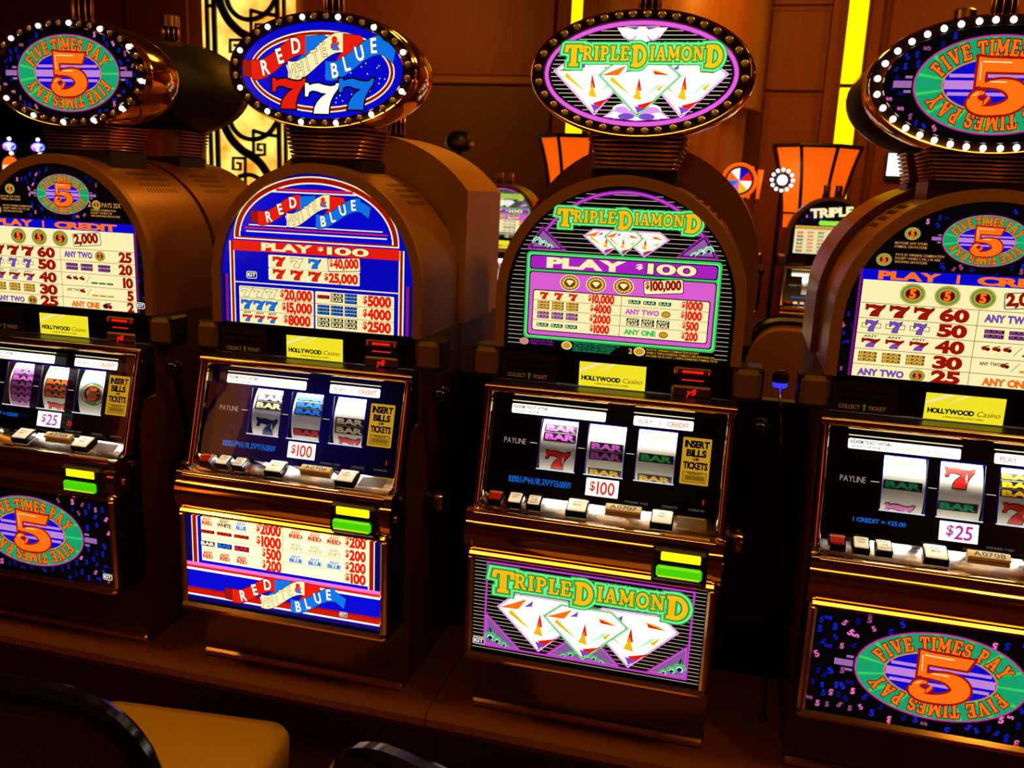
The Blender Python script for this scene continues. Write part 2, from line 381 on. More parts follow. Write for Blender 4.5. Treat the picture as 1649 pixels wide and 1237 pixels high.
        def cr(pth):
            out = []; n_ = len(pth)
            for i in range(n_-1):
                p0, p1, p2, p3 = pth[max(0, i-1)], pth[i], pth[i+1], pth[min(n_-1, i+2)]
                for e in range(5):
                    u = e/5; out.append(tuple(.5*(2*p1[m]+(p2[m]-p0[m])*u+(2*p0[m]-5*p1[m]+4*p2[m]-p3[m])*u*u+(3*p1[m]-p0[m]-3*p2[m]+p3[m])*u**3) for m in range(3)))
            return out+[pth[-1]]
        path = cr(path); bowl = cr(bowl)
        def strip(pth, g, cc, LL):
            A = []; B = []
            for i, (px, pz, ww) in enumerate(pth):
                q0 = pth[max(0, i-1)]; q1 = pth[min(len(pth)-1, i+1)]; d = Vector(((q1[0]-q0[0])*w, (q1[1]-q0[1])*h)).normalized()
                hw = ww*h/2+g; A.append((x+px*w-d.y*hw, z+pz*h+d.x*hw)); B.append((x+px*w+d.y*hw, z+pz*h-d.x*hw))
            s.band(A, B, cc, LL, k)
        for g, cc, LL in ((ow*h, oc, L-1), (0, c, L)):
            strip(bowl, g, cc, LL); strip(path, g, cc, LL)
            for P in parts: s.poly(offset_poly([(x+a*w, z+b*h) for a, b in P], g) if g else [(x+a*w, z+b*h) for a, b in P], cc, LL, k)
        s.line([(x+.30*w, z+.44*h), (x+.28*w, z+.16*h)], .02*h, oc, L+1)
        if hi:
            s.line([(x+.20*w, z+.93*h), (x+.62*w, z+.915*h)], .022*h, hi, L+1); s.line([(x+.34*w, z+.575*h), (x+.58*w, z+.565*h)], .02*h, hi, L+1)
            s.line([(x+.17*w, z+.93*h), (x+.19*w, z+.60*h)], .016*h, hi, L+1); s.line([(x+.12*w, z+.32*h), (x+.2*w, z+.37*h)], .018*h, hi, L+1)
    def build(s, name, parent): return s.mb.build(name, parent, fix=False)

def fit_poly(pts): return pts
def arch(r, cz, z0, n=28, hw=None):
    hw = hw or r
    return [(-hw, z0)]+[(r*math.cos(PI-PI*i/n), cz+r*math.sin(PI-PI*i/n)) for i in range(n+1)]+[(hw, z0)]

# ------------------------------------------------------------------ printed artwork
def in_ell(x, z, cx, cz, a, b): return ((x-cx)/a)**2+((z-cz)/b)**2 < 1
def logo5(A, cx, cz, a, b, L=2):
    q = a/.135; ai, bi = .088*q, b*.54
    A.ellipse(cx, cz, a+.003*q, b+.003*q, 'dpink', L); A.ellipse(cx, cz, a, b, 'teal', L+1)
    for th in range(0, 360, 24):                                  # lighter rays of the ring
        c0, c1 = math.radians(th-2), math.radians(th+2)
        A.poly([(cx+a*.99*math.cos(c0), cz+b*.99*math.sin(c0)), (cx+a*.99*math.cos(c1), cz+b*.99*math.sin(c1)), (cx+ai*math.cos(c1), cz+bi*math.sin(c1)), (cx+ai*math.cos(c0), cz+bi*math.sin(c0))], 'green', L+2)
    A.ellipse(cx, cz, ai+.002*q, bi+.002*q, 'orange', L+3); A.ellipse(cx, cz, ai, bi, 'blue', L+4)
    for zo, hh in ((0, .0075), (.0155, .003), (-.0155, .003)):
        w_ = ai*math.sqrt(max(0, 1-((abs(zo)*q+hh*q)/bi)**2))
        A.rect(cx-w_, cx+w_, cz+(zo-hh)*q, cz+(zo+hh)*q, 'lilac', L+5)
        A.rect(cx-a-(.036 if zo == 0 else .017)*q, cx-a-.005*q, cz+(zo-hh)*q*.8, cz+(zo+hh)*q*.8, 'lilac', L, k=.6)
        A.rect(cx+a+.005*q, cx+a+(.036 if zo == 0 else .017)*q, cz+(zo-hh)*q*.8, cz+(zo+hh)*q*.8, 'lilac', L, k=.6)
    am, bm = a*.70, b*.61
    A.arctext('FIVE TIMES PAY', cx, cz, am, bm, 166, 14, .0265*q*b/(.082*q), 'orange', L+6, wt=.02, oc='maroon', ow=.07)
    A.arctext('FIVE TIMES PAY', cx, cz, am, bm, -14, -166, .0265*q*b/(.082*q), 'orange', L+6, wt=.02, oc='maroon', ow=.07)
    A.five(cx-.050*q, cz-.048*b/.082, .110*q, .094*b/.082, 'orange', 'darkred', L+8, hi='cream')
def coin5(A, x, z, r, L=3):
    A.ellipse(x, z, r, r*.86, 'ochre', L, 20); A.ellipse(x, z, r*.86, r*.72, 'teal', L+1, 20); A.ellipse(x, z, r*.72, r*.6, 'ochre', L+1.5, 20); A.ellipse(x, z, r*.58, r*.46, 'maroon', L+2, 20)
    A.text('5', x, z-r*.36, r*.72, 'orange', L+3, wt=.075, anchor='c')
def confetti(A, n, x0, x1, z0, z1, keep, h=.012, L=1, seed=1):
    rd = random.Random(seed); pts = []; tries = 0
    while len(pts) < n and tries < 4000:
        tries += 1; x, z = rd.uniform(x0, x1), rd.uniform(z0, z1)
        if not keep(x, z) or any((x-a)**2+(z-b)**2 < (1.35*h)**2 for a, b in pts): continue
        pts.append((x, z)); c = rd.choice(['blue2', 'blue2', 'pink']); A.text('5', x, z, h*rd.uniform(.75, 1), c, L, wt=.075, anchor='c', rot=rd.choice([0, 0, .5, -.6, 1.5, 3.1]), k=rd.choice([.35, .7, 1.0]))
def sevens(A, x, z, n, w, h, pitch, c, oc='black', split=None, L=3):
    for i in range(n): A.seven(x+i*pitch, z, w, h, c, oc, L, split=split)
def bars(A, x, z, n, w, h, rows, pitch, bg, fg, L=3):
    for i in range(n):
        for r in range(rows):
            zz = z+r*h; A.rect(x+i*pitch, x+i*pitch+w, zz+.0006, zz+h-.0004, bg, L)
            A.text('BAR', x+i*pitch+w/2, zz+h*.2, h*.62, fg, L+1, wt=.02, anchor='c', width=w*.86)
def igt(A, x, z, w, L=4):
    A.rrect(x, x+w, z, z+w*.62, w*.16, 'cream', L); A.rrect(x+w*.06, x+w*.94, z+w*.06, z+w*.56, w*.12, 'navy', L+1)
    A.text('IGT', x+w/2, z+w*.17, w*.3, 'white', L+2, wt=.04, anchor='c', width=w*.72)
def smalltext(A, lines, x, z, h, c, width, L=3, anchor='l'):
    for i, t in enumerate(lines): A.text(t, x, z-i*h*1.55, h, c, L, wt=.02, anchor=anchor, width=width*len(t)/max(len(q) for q in lines))

def five_top(A, dx):
    A.poly(arch(.229, .895, .79), 'black', 0)
    inside = lambda x, z: (x*x+(z-.895)**2 < .215**2 if z > .895 else abs(x) < .215) and not in_ell(x, z, dx, 1.056, .085, .056) and z > 1.0
    confetti(A, 30, -.2, .2, 1.0, 1.11, lambda x, z: inside(x, z) and not (abs(x) > .075 and z < 1.075), .009, 1, 4)
    confetti(A, 16, -.227, .227, .80, .98, lambda x, z: abs(x) > .2135, .008, 1, 5)
    logo5(A, dx, 1.056, .0715, .0445, 2)
    for sx in (-1, 1): A.rect(min(sx*.205, sx*.210), max(sx*.205, sx*.210), .79, .996, 'purple', 1, k=.5)
    coin5(A, -.1294, 1.0627, .0135); smalltext(A, ['MATCHES ANY OTHER', 'SYMBOL ON PAYLINE'], -.157, 1.043, .0042, 'tan', .055)
    coin5(A, -.172, 1.0135, .0135); smalltext(A, ['PAYS 5X WINNING COMBINATION', 'EXCEPT WHEN 2 OR 3 5S ARE', 'SHOWING ON PAYLINE'], -.153, 1.022, .0042, 'tan', .082)
    A.text('2', .085, 1.031, .013, 'tan', 3, wt=.04); coin5(A, .108, 1.036, .012); A.text('PAYS 25X', .123, 1.031, .010, 'tan', 3, wt=.03, width=.05)
    smalltext(A, ['WINNING COMBINATION', 'EXCEPT WHEN 3 5S', 'ARE SHOWING ON PAYLINE'], .092, 1.022, .0042, 'tan', .078)
    A.rect(-.207, .207, .9755, .9955, 'blue', 1); A.text('PLAY', -.176, .9785, .0135, 'orange', 3, wt=.075, width=.10, font='sans')
    A.text('1', -.045, .9785, .0135, 'orange', 3, wt=.075, stretch=1.3); A.text('CREDIT', -.008, .9785, .0135, 'orange', 3, wt=.075, width=.165)
    A.rect(-.203, .203, .79, .9755, 'cream', 1)
    for z in (.9325, .904, .8755, .8455, .8165): A.rect(-.203, .203, z-.0005, z+.0005, 'brown', 2)
    A.rect(-.0005, .0005, .79, .9325, 'brown', 2)
    for x in (-.115, -.056, .003): coin5(A, x, .954, .022)
    A.rrect(.038, .115, .940, .970, .004, 'black', 3, .10); A.rrect(.0395, .1135, .9415, .9685, .003, 'cream', 4, .10)
    A.text('2,000', .043, .944, .020, 'darkred', 6, wt=.04, width=.064, rot=.09, oc='maroon', ow=.03)
    R = [(.9085), (.880), (.850), (.8205), (.793)]
    sevens(A, -.192, R[0], 3, .032, .021, .042, 'darkred', 'maroon')
    for i in range(3): A.rect(-.196+i*.042, -.162+i*.042, R[1]+.006, R[1]+.015, 'black', 3); A.rect(-.195+i*.042, -.163+i*.042, R[1]+.007, R[1]+.014, 'cream', 4)
    sevens(A, -.189, R[1], 3, .020, .020, .042, 'violet', 'black', L=6)
    sevens(A, -.192, R[2], 3, .030, .0155, .042, 'darkred', 'maroon', split='violet')
    for i in range(3): A.text('ANY', -.178+i*.042, R[2]+.018, .0045, 'black', 3, wt=.03, anchor='c', width=.024)
    bars(A, -.195, R[3]+.001, 3, .032, .0065, 3, .042, 'brown', 'gold')
    A.text('ANY TWO', -.192, R[4]+.003, .0115, 'violet', 4, wt=.04, width=.080, oc='black', ow=.04); coin5(A, -.088, R[4]+.009, .014)
    for z, t in zip(R, ('60', '50', '40', '30', '25')): A.text(t, -.062, z, .021, 'darkred', 4, wt=.075, width=.045, oc='maroon', ow=.03)
    A.text('ANY TWO', .012, R[0]+.004, .0125, 'violet', 4, wt=.04, width=.076, oc='black', ow=.04); coin5(A, .110, R[0]+.010, .014)
    for i, x in enumerate((.014, .055, .103)): bars(A, x, R[1]+.002, 1, .033, .0085, 2, .04, 'maroon', 'violet')
    for j, z in ((0, R[2]), (1, R[3])):
        for i in range(3 if j == 0 else 1):
            x = .018+i*.018+(.036 if j else 0); A.ellipse(x, z+.014, .005, .004, 'darkred', 3, 10); A.ellipse(x+.006, z+.0125, .004, .0035, 'maroon', 3, 10); A.line([(x, z+.017), (x+.008, z+.019)], .002, 'dkgreen', 4)
        if j: A.text('ANY TWO', .014, z+.012, .006, 'maroon', 3, wt=.04, width=.036)
        A.line([(.068, z+.004), (.080, z+.02)], .001, 'brown', 3)
        for i in range(3): A.rect(.082+i*.021, .100+i*.021, z+.003, z+.007, 'dkgreen' if j == 0 else 'tan', 3)
    A.text('ANY ONE', .024, R[4]+.003, .0125, 'orange', 4, wt=.04, width=.076, oc='brown', ow=.04)
    A.ellipse(.118, R[4]+.009, .008, .006, 'maroon', 3, 12); A.ellipse(.130, R[4]+.008, .006, .005, 'darkred', 3, 12); A.poly([(.116, R[4]+.016), (.135, R[4]+.018), (.128, R[4]+.012)], 'dkgreen', 4)
    for z, t in zip(R, ('25', '20', '10', '5', '2')): A.text(t, .194, z, .021, 'darkred', 4, wt=.075, anchor='r', stretch=1.15, oc='maroon', ow=.03)
    igt(A, .2, .803, .024)
def five_belly(A, dx):
    A.rect(-.231, .231, .185, .385, 'black', 0)
    confetti(A, 110, -.222, .222, .188, .372, lambda x, z: not in_ell(x, z, dx, .286, .155, .096) and not (abs(z-.286) < .022 and abs(x-dx) < .2), .0125, 1, 11)
    logo5(A, dx, .286, .142, .0825, 2); igt(A, .203, .195, .024)
def five_topper(A, dx, cz):
    A.ellipse(dx, cz, .189, .100, 'black', 0)
    confetti(A, 54, dx-.18, dx+.18, cz-.098, cz+.09, lambda x, z: in_ell(x, z+.004, dx, cz, .183, .091) and not in_ell(x, z+.004, dx, cz, .148, .094), .0105, 1, 17)
    logo5(A, dx, cz, .135, .082, 2)

def diamond(A, L_, TL, TR, R_, B, oc, L, k=2.2):
    P = [L_, TL, TR, R_, B]; q = min(1, (R_[0]-L_[0])/.12); A.poly(offset_poly(P, .0046*q), oc, L); A.poly(offset_poly(P, .0030*q), 'white' if oc == 'purple' else 'ltgreen', L+.5); A.poly(offset_poly(P, .0016*q), 'dkgreen' if oc == 'green' else oc, L+1); A.poly(P, 'white', L+2, k=k)
    def at(u, v):  # u across 0..1, v 0 bottom .. 1 girdle .. 1.35 table
        if v <= 1: a = Vector(B)*(1-v)+Vector(L_)*v; b = Vector(B)*(1-v)+Vector(R_)*v
        else: t = (v-1)/.35; a = Vector(L_)*(1-t)+Vector(TL)*t; b = Vector(R_)*(1-t)+Vector(TR)*t
        return tuple(a*(1-u)+b*u)
    for c, tri in (('orange', [(.05, 1.02), (.22, 1.24), (.21, 1.03)]), ('gold', [(.60, 1.20), (.80, 1.12), (.86, 1.02)]), ('red', [(.72, 1.12), (.86, 1.02), (.72, 1.04)]), ('gold', [(.10, .84), (.15, .92), (.30, .52)]), ('red', [(.13, .70), (.28, .52), (.2, .60)]),
                   ('red', [(.46, .64), (.54, .64), (.50, .92)]), ('gold', [(.38, .44), (.58, .40), (.49, .68)]), ('violet', [(.30, 1.10), (.36, 1.24), (.37, 1.12)]), ('red', [(.55, .24), (1.0, .34), (.9, .16)]), ('ltgreen', [(.78, .72), (.84, .76), (.60, .42)]), ('gold', [(.86, .66), (.93, .62), (.9, .80)]), ('violet', [(.40, .20), (.9, .16), (.6, .05)])):
        mu, mv = sum(q[0] for q in tri)/3, sum(q[1] for q in tri)/3
        A.poly([at(mu+(q[0]-mu)*1.5, min(1.33, mv+(q[1]-mv)*1.35)) for q in tri], c, L+3)
    for a, b in (((0.0, 1.0), (1.0, 1.0)), ((.15, 1.0), (.5, 0)), ((.85, 1.0), (.5, 0)), ((.35, 1.0), (.5, 0)), ((.65, 1), (.5, 0)), ((0, 1), (.25, 1.35)), ((1, 1), (.75, 1.35)), ((.2, 1), (.3, 1.35)), ((.5, 1), (.35, 1.35)), ((.5, 1), (.65, 1.35))):
        A.line([at(*a), at(*b)], .0006, 'tan', L+2.5)
def leaves(A, x, z, w, h, flip=1, L=3, c1='violet', c2='green'):
    for i in range(3):
        cx = x+flip*w*(.16+.27*i); cz = z+h*(.36-.15*i); r = h*(.34-.07*i)
        A.ering(cx, cz, r, r, r*.30, c2, L+i*.3, 14, 0, 200); A.ering(cx, cz, r*.55, r*.55, r*.22, 'ltgreen', L+.1+i*.3, 12, -60, 180); A.ellipse(cx, cz, r*.34, r*.28, c1, L+.2, 10)
        A.poly([(cx+flip*r*.9, cz), (cx+flip*r*1.5, cz+r*.35), (cx+flip*r*1.1, cz-r*.35)], c2, L+.4)
    A.poly([(x+flip*w*.04, z+h*.62), (x+flip*w*.14, z+h*.98), (x+flip*w*.22, z+h*.66)], c1, L); A.poly([(x+flip*w*.06, z+h*.60), (x+flip*w*.13, z+h*.84), (x+flip*w*.12, z+h*.6)], c2, L+.3)
def tdtitle(A, x0, x1, zb, h, L=6):
    """big T and D capitals with small capitals between, gold on green"""
    W = x1-x0; cap = h*.68
    for c, g, l in (('dkgreen', .30, L-3), ('green', .26, L-2.5), ('ltgreen', .19, L-2), ('green', .14, L-1.5), ('dkgreen', .055, L-1), ('gold', 0, L)):
        A.text('T', x0, zb-h*.22, h, c, l, wt=.03+g*.7, font='serif', width=W*.115)
        A.text('RIPLE', x0+W*.115, zb+h*.06, cap, c, l, wt=.02+g, font='serif', width=W*.30)
        A.text('D', x0+W*.43, zb-h*.22, h, c, l, wt=.03+g*.7, font='serif', width=W*.10)
        A.text('IAMON', x0+W*.545, zb+h*.06, cap, c, l, wt=.02+g, font='serif', width=W*.335)
        A.text('D', x0+W*.89, zb-h*.22, h, c, l, wt=.03+g*.7, font='serif', width=W*.11)
def stripes(A, z0, z1, pitch, span, c='cream', L=1, t=.0013):
    z = z0
    while z < z1:
        for a, b in span(z): A.rect(a, b, z, z+t, c, L, k=.6)
        z += pitch
def td_top(A, dx):
    A.poly(arch(.229, .895, .79), 'black', 0)
    def span(z):
        hw = math.sqrt(max(0, .226**2-(z-.895)**2)) if z > .895 else .226
        return [(-hw, hw)] if z > .992 else [(-hw+.003, -.193), (.199, hw-.003)]
    stripes(A, .80, 1.115, .0088, span, t=.0011)
    A.ering(.003, .93, .193, .188, .008, 'purple', 2, 40, 22, 158); A.ering(.003, .93, .190, .185, .002, 'magenta', 3, 40, 22, 158)
    for sx in (-1, 1):
        P = [(sx*.186, .997), (sx*.160, 1.038), (sx*.114, .997)]; A.poly(offset_poly(P, .003), 'purple', 3); A.poly(offset_poly(P, -.001), 'black', 4); A.poly(offset_poly(P, -.003), 'lilac', 5, k=.5)
        leaves(A, sx*.178, .999, .05, .030, -sx, 6, 'navy', 'ltgreen')
    tdtitle(A, -.131, .152, 1.051, .034)
    for (x, oc) in ((-.030, 'purple'), (.047, 'purple'), (.004, 'green')):
        w_ = .043 if oc == 'purple' else .036
        diamond(A, (x-w_, 1.027), (x-w_*.62, 1.039), (x+w_*.62, 1.039), (x+w_, 1.027), (x, .994), oc, 3 if oc == 'purple' else 9, k=1.1)
    A.rrect(-.191, .199, .812, .991, .008, 'dkgreen', 2); A.rrect(-.190, .198, .813, .990, .008, 'green', 3); A.rrect(-.186, .194, .817, .986, .007, 'ltgreen', 3.5); A.rrect(-.185, .193, .818, .985, .007, 'green', 3.7)
    A.rrect(-.183, .191, .955, .984, .005, 'black', 4); A.rrect(-.181, .189, .957, .982, .005, 'purple', 5, k=1.3)
    A.rrect(-.183, .191, .819, .951, .005, 'black', 4); A.rrect(-.181, .189, .821, .949, .005, 'magenta', 5)
    A.text('PLAY', -.145, .9605, .0185, 'cream', 7, wt=.075, width=.150, oc='black', ow=.03); A.text('$', .033, .9655, .012, 'cream', 7, wt=.06, width=.013); A.text('100', .053, .9605, .0185, 'cream', 7, wt=.04, width=.095, oc='black', ow=.03)
    for x in (-.0985, -.0450, .0105):
        A.ellipse(x, .9315, .0205, .0165, 'cream', 6, 24); A.ellipse(x, .9315, .0185, .0148, 'brown', 7, 24); A.ellipse(x, .9315, .0165, .013, 'ochre', 8, 24); A.ellipse(x, .9315, .011, .0088, 'brown', 9, 20); A.poly([(x-.008, .934), (x-.004, .937), (x+.004, .937), (x+.008, .934), (x, .926)], 'cream', 10)
        for i in range(14): q = 2*PI*i/14; A.ellipse(x+.0138*math.cos(q), .9315+.0108*math.sin(q), .0014, .0014, 'cream', 9, 6)
    A.rrect(.050, .128, .921, .950, .003, 'black', 8, .10); A.rrect(.0515, .1265, .9225, .9485, .003, 'cream', 9, .10); A.text('$100,000', .0545, .9265, .017, 'darkred', 11, wt=.06, width=.069, rot=.09, oc='maroon', ow=.02)
    A.rrect(-.174, .182, .829, .914, .005, 'black', 6); A.rrect(-.172, .180, .831, .912, .004, 'cream', 7)
    for z in (.852, .8725, .8925): A.rect(-.172, .180, z-.0004, z+.0004, 'brown', 8)
    A.rect(.0075, .0085, .831, .912, 'brown', 8)
    Z = (.8945, .8745, .8540, .8335)
    sevens(A, -.158, Z[0]+.001, 3, .0155, .0135, .030, 'red', 'maroon', L=9)
    bars(A, -.163, Z[1]-.0005, 3, .0245, .0058, 3, .030, 'brown', 'gold', 9); bars(A, -.163, Z[2]+.001, 3, .0245, .0075, 2, .030, 'maroon', 'lilac', 9); bars(A, -.163, Z[3]+.004, 3, .0245, .0085, 1, .030, 'black', 'ltgreen', 9)
    for z, t, w_ in zip(Z, ('$10,000', '$4000', '$2000', '$1000'), (.052, .042, .042, .039)): A.text(t, -.033, z+.0005, .0155, 'red', 10, wt=.075, anchor='c', width=w_, oc='maroon', ow=.02)
    bars(A, .022, Z[0]+.003, 3, .0245, .0085, 1, .030, 'black', 'ltgreen', 9)
    A.text('ANY TWO', .018, Z[1]+.003, .0095, 'magenta', 10, wt=.04, width=.066, oc='maroon', ow=.05); A.text('ANY ONE', .018, Z[3]+.003, .0095, 'green', 10, wt=.04, width=.062, oc='dkgreen', ow=.05)
    for z, x in ((Z[1], .098), (Z[3], .096)): A.ellipse(x, z+.007, .009, .0065, 'brown', 9, 16); A.ellipse(x, z+.007, .0075, .005, 'ochre', 10, 16)
    for i in range(3):
        for j, t in enumerate(('BAR', 'ANY')): A.rect(.021+i*.030, .046+i*.030, Z[2]+j*.0078, Z[2]+j*.0078+.0072, 'black', 9); A.text(t, .0335+i*.030, Z[2]+j*.0078+.001, .005, 'cream', 10, wt=.04, anchor='c', width=.021)
    for z, t in zip(Z, ('$1000', '$1000', '$500', '$200')): A.text(t, .147, z+.0005, .0155, 'red', 10, wt=.075, anchor='c', width=.040 if len(t) > 4 else .031, oc='maroon', ow=.02)
    A.ellipse(-.188, .805, .010, .0075, 'lilac', 3, 16); A.ellipse(-.188, .805, .008, .006, 'tan', 4, 16); smalltext(A, ['MATCHES ANY OTHER', 'SYMBOL ON PAYLINE'], -.175, .806, .0036, 'purple', .048)
    A.ellipse(-.098, .803, .011, .0085, 'cream', 3, 16); A.ellipse(-.098, .803, .009, .0068, 'ochre', 4, 16); smalltext(A, ['TRIPLES WINNING COMBINATION EXCEPT ON', 'ANY ONE AND ANY TWO TRIPLE DIAMOND', 'SYMBOL PAYS OR WHEN THREE TRIPLE', 'SYMBOLS ARE SHOWING ON PAYLINE'], -.085, .8078, .0032, 'teal', .095)
    A.text('2', .030, .7975, .010, 'gold', 3, wt=.04); A.ellipse(.051, .803, .0115, .009, 'cream', 3, 16); A.ellipse(.051, .803, .0095, .0072, 'ochre', 4, 16)
    smalltext(A, ['PAYS 9X WINNING COMBINATION EXCEPT', 'WHEN 3 TRIPLE DIAMOND SYMBOLS ARE SHOWING ON', 'PAYLINE OR IN ANY 2 TRIPLE DIAMOND SYMBOL PAYS'], .065, .8065, .0040, 'ochre', .140)
def td_belly(A, dx):
    A.rect(-.231, .231, .185, .385, 'black', 0); stripes(A, .189, .383, .0079, lambda z: [(-.229, .229)], t=.0011)
    P = [(-.2045, .1965), (.2045, .1965), (.2065, .3790), (-.2025, .3790)]; A.outline(P, .0048, 'purple', 3); A.outline(P, .0016, 'magenta', 4)
    for tri, f in (([(-.202, .266), (-.202, .199), (-.130, .199)], 1), ([(.202, .264), (.202, .199), (.131, .199)], -1), ([(-.072, .199), (-.035, .233), (.039, .233), (.073, .199)], 0)):
        A.poly(offset_poly(tri, .003), 'purple', 3); A.poly(offset_poly(tri, 0), 'magenta', 3.5); A.poly(offset_poly(tri, -.0025), 'lilac', 4, k=.45)
        xs = sum(p[0] for p in tri)/len(tri)
        if f: leaves(A, tri[0][0]+f*.002, .2, .055, .040, f, 5, 'navy', 'green')
        else: leaves(A, .000, .2, .055, .030, 1, 5, 'navy', 'green'); leaves(A, .000, .2, .055, .030, -1, 5, 'navy', 'green')
    diamond(A, (-.175, .286), (-.1407, .3175), (-.038, .3175), (-.005, .289), (-.090, .2055), 'purple', 6)
    diamond(A, (.005, .287), (.034, .3155), (.147, .3175), (.180, .2905), (.0917, .2045), 'purple', 6)
    diamond(A, (-.0786, .282), (-.047, .309), (.0508, .310), (.0824, .2834), (.0008, .2055), 'green', 11)
    tdtitle(A, -.191, .199, .329, .046, 20); igt(A, -.228, .196, .025)
def td_topper(A, dx, cz):
    c = dx
    A.ellipse(c, cz, .189, .099, 'magenta', 0); A.ellipse(c, cz, .1795, .0895, 'purple', .5); A.ellipse(c, cz, .178, .088, 'black', 1)
    stripes(A, cz-.084, cz+.086, .0077, lambda z: [(c-.174*math.sqrt(max(0, 1-((z-cz)/.087)**2)), c+.174*math.sqrt(max(0, 1-((z-cz)/.087)**2)))], L=2, t=.0014)
    for f in (-1, 1):
        A.poly([(c, cz+.085), (c+f*.048, cz+.084), (c+f*.034, cz+.066), (c+f*.014, cz+.060), (c, cz+.055)], 'white', 3, k=1.5); A.poly([(c+f*.006, cz+.085), (c+f*.030, cz+.084), (c+f*.012, cz+.080)], 'violet', 4)
        A.ering(c+f*.022, cz+.070, .012, .010, .003, 'lilac', 4, 14, 180, 360)
        A.poly([(c, cz-.087), (c+f*.066, cz-.081), (c+f*.028, cz-.053), (c, cz-.053)], 'lilac', 3, k=1.3); A.poly([(c, cz-.086), (c+f*.060, cz-.080), (c+f*.045, cz-.070), (c, cz-.080)], 'white', 4, k=1.5)
        A.ellipse(c+f*.020, cz-.079, .016, .006, 'violet', 5, 20); A.ering(c+f*.030, cz-.068, .018, .012, .004, 'white', 5, 14, 0, 180, k=1.5)
    z = cz-1.342
    diamond(A, (c-.164, 1.346+z), (c-.134, 1.367+z), (c-.05, 1.367+z), (c-.02, 1.345+z), (c-.083, 1.2685+z), 'purple', 6, k=3)
    diamond(A, (c+.012, 1.344+z), (c+.05, 1.366+z), (c+.13, 1.366+z), (c+.164, 1.343+z), (c+.086, 1.2665+z), 'purple', 6, k=3)
    diamond(A, (c-.074, 1.339+z), (c-.046, 1.362+z), (c+.049, 1.361+z), (c+.076, 1.339+z), (c+.002, 1.267+z), 'green', 11, k=3)
    tdtitle(A, c-.147, c+.156, 1.3640+z, .0385, 20)

def ribbon(A, cx, cz, sx, sz, L=6):
    """waving banner: red, white and blue lengths, letters riding on the wave"""
    def seg(x0, z0, x1, z1, h, c, LL, n=14, oc='black'):
        t = [i/n for i in range(n+1)]
        f = lambda u: z0+(z1-z0)*(u*u*(3-2*u))-.010*math.sin(PI*u)*(1-u)*1.2+.006*math.sin(PI*u)*u
        lo = [(cx+(x0+(x1-x0)*u)*sx, cz+f(u)*sz) for u in t]; hi = [(a, b+h*sz) for a, b in lo]
        A.band([(a, b-.0012) for a, b in lo], [(a, b+.0012) for a, b in hi], oc, LL-1); A.band(lo, hi, c, LL)
        return lambda u: (cx+(x0+(x1-x0)*u)*sx, cz+f(u)*sz)
    def quad(P, c, LL): A.poly(offset_poly([(cx+a*sx, cz+b*sz) for a, b in P], .001), 'black', LL-1); A.poly([(cx+a*sx, cz+b*sz) for a, b in P], c, LL)
    quad([(-.171, -.040), (-.171, -.006), (-.135, -.012), (-.135, -.044)], 'darkred', L); quad([(.145, .010), (.145, .038), (.182, .018), (.176, -.012)], 'sky', L)
    quad([(-.024, .010), (-.024, .040), (.022, .044), (.030, .018), (-.06, -.025)], 'sky', L); quad([(.062, .010), (.060, .046), (.104, .042), (.112, .026), (.02, -.04)], 'red', L)
    fr = seg(-.150, -.046, -.022, .004, .040, 'red', L+3); fb = seg(.024, -.046, .152, .004, .038, 'sky', L+3); fw_ = seg(-.063, -.048, .064, .009, .039, 'cream', L+6)
    def letters(f, t, c, LL, h, u0, u1, oc='black', wt=.05):
        n = len(t)
        for i, ch in enumerate(t):
            u = u0+(u1-u0)*i/(n-1); p = f(u); q = f(min(1, u+.05)); r = math.atan2(q[1]-p[1], q[0]-p[0])*.45
            A.text(ch, p[0], p[1]+.0055*sz, h*sz, c, LL, wt=wt, anchor='c', rot=r, stretch=.72*sx/sz, oc=oc, ow=.04)
    letters(fr, 'RED', 'white', L+6, .029, .28, .84); letters(fb, 'BLUE', 'white', L+6, .028, .18, .86); letters(fw_, 'WHITE', 'cream', L+9, .028, .10, .68, 'brown', .0)
    p = fw_(.86); A.text('&', p[0], p[1]+.008*sz, .024*sz, 'red', L+9, wt=.06, anchor='c', stretch=.8*sx/sz); A.text('&', p[0]+.001, p[1]+.006*sz, .013*sz, 'sky', L+10, wt=.06, anchor='c')
def stars(A, n, keep, seed, L=2):
    rd = random.Random(seed); k = 0
    while k < n:
        x, z = rd.uniform(-.2, .2), rd.uniform(1.2, 1.46)
        if keep(x, z): A.ellipse(x, z, .0014, .0014, 'white', L, 6); k += 1
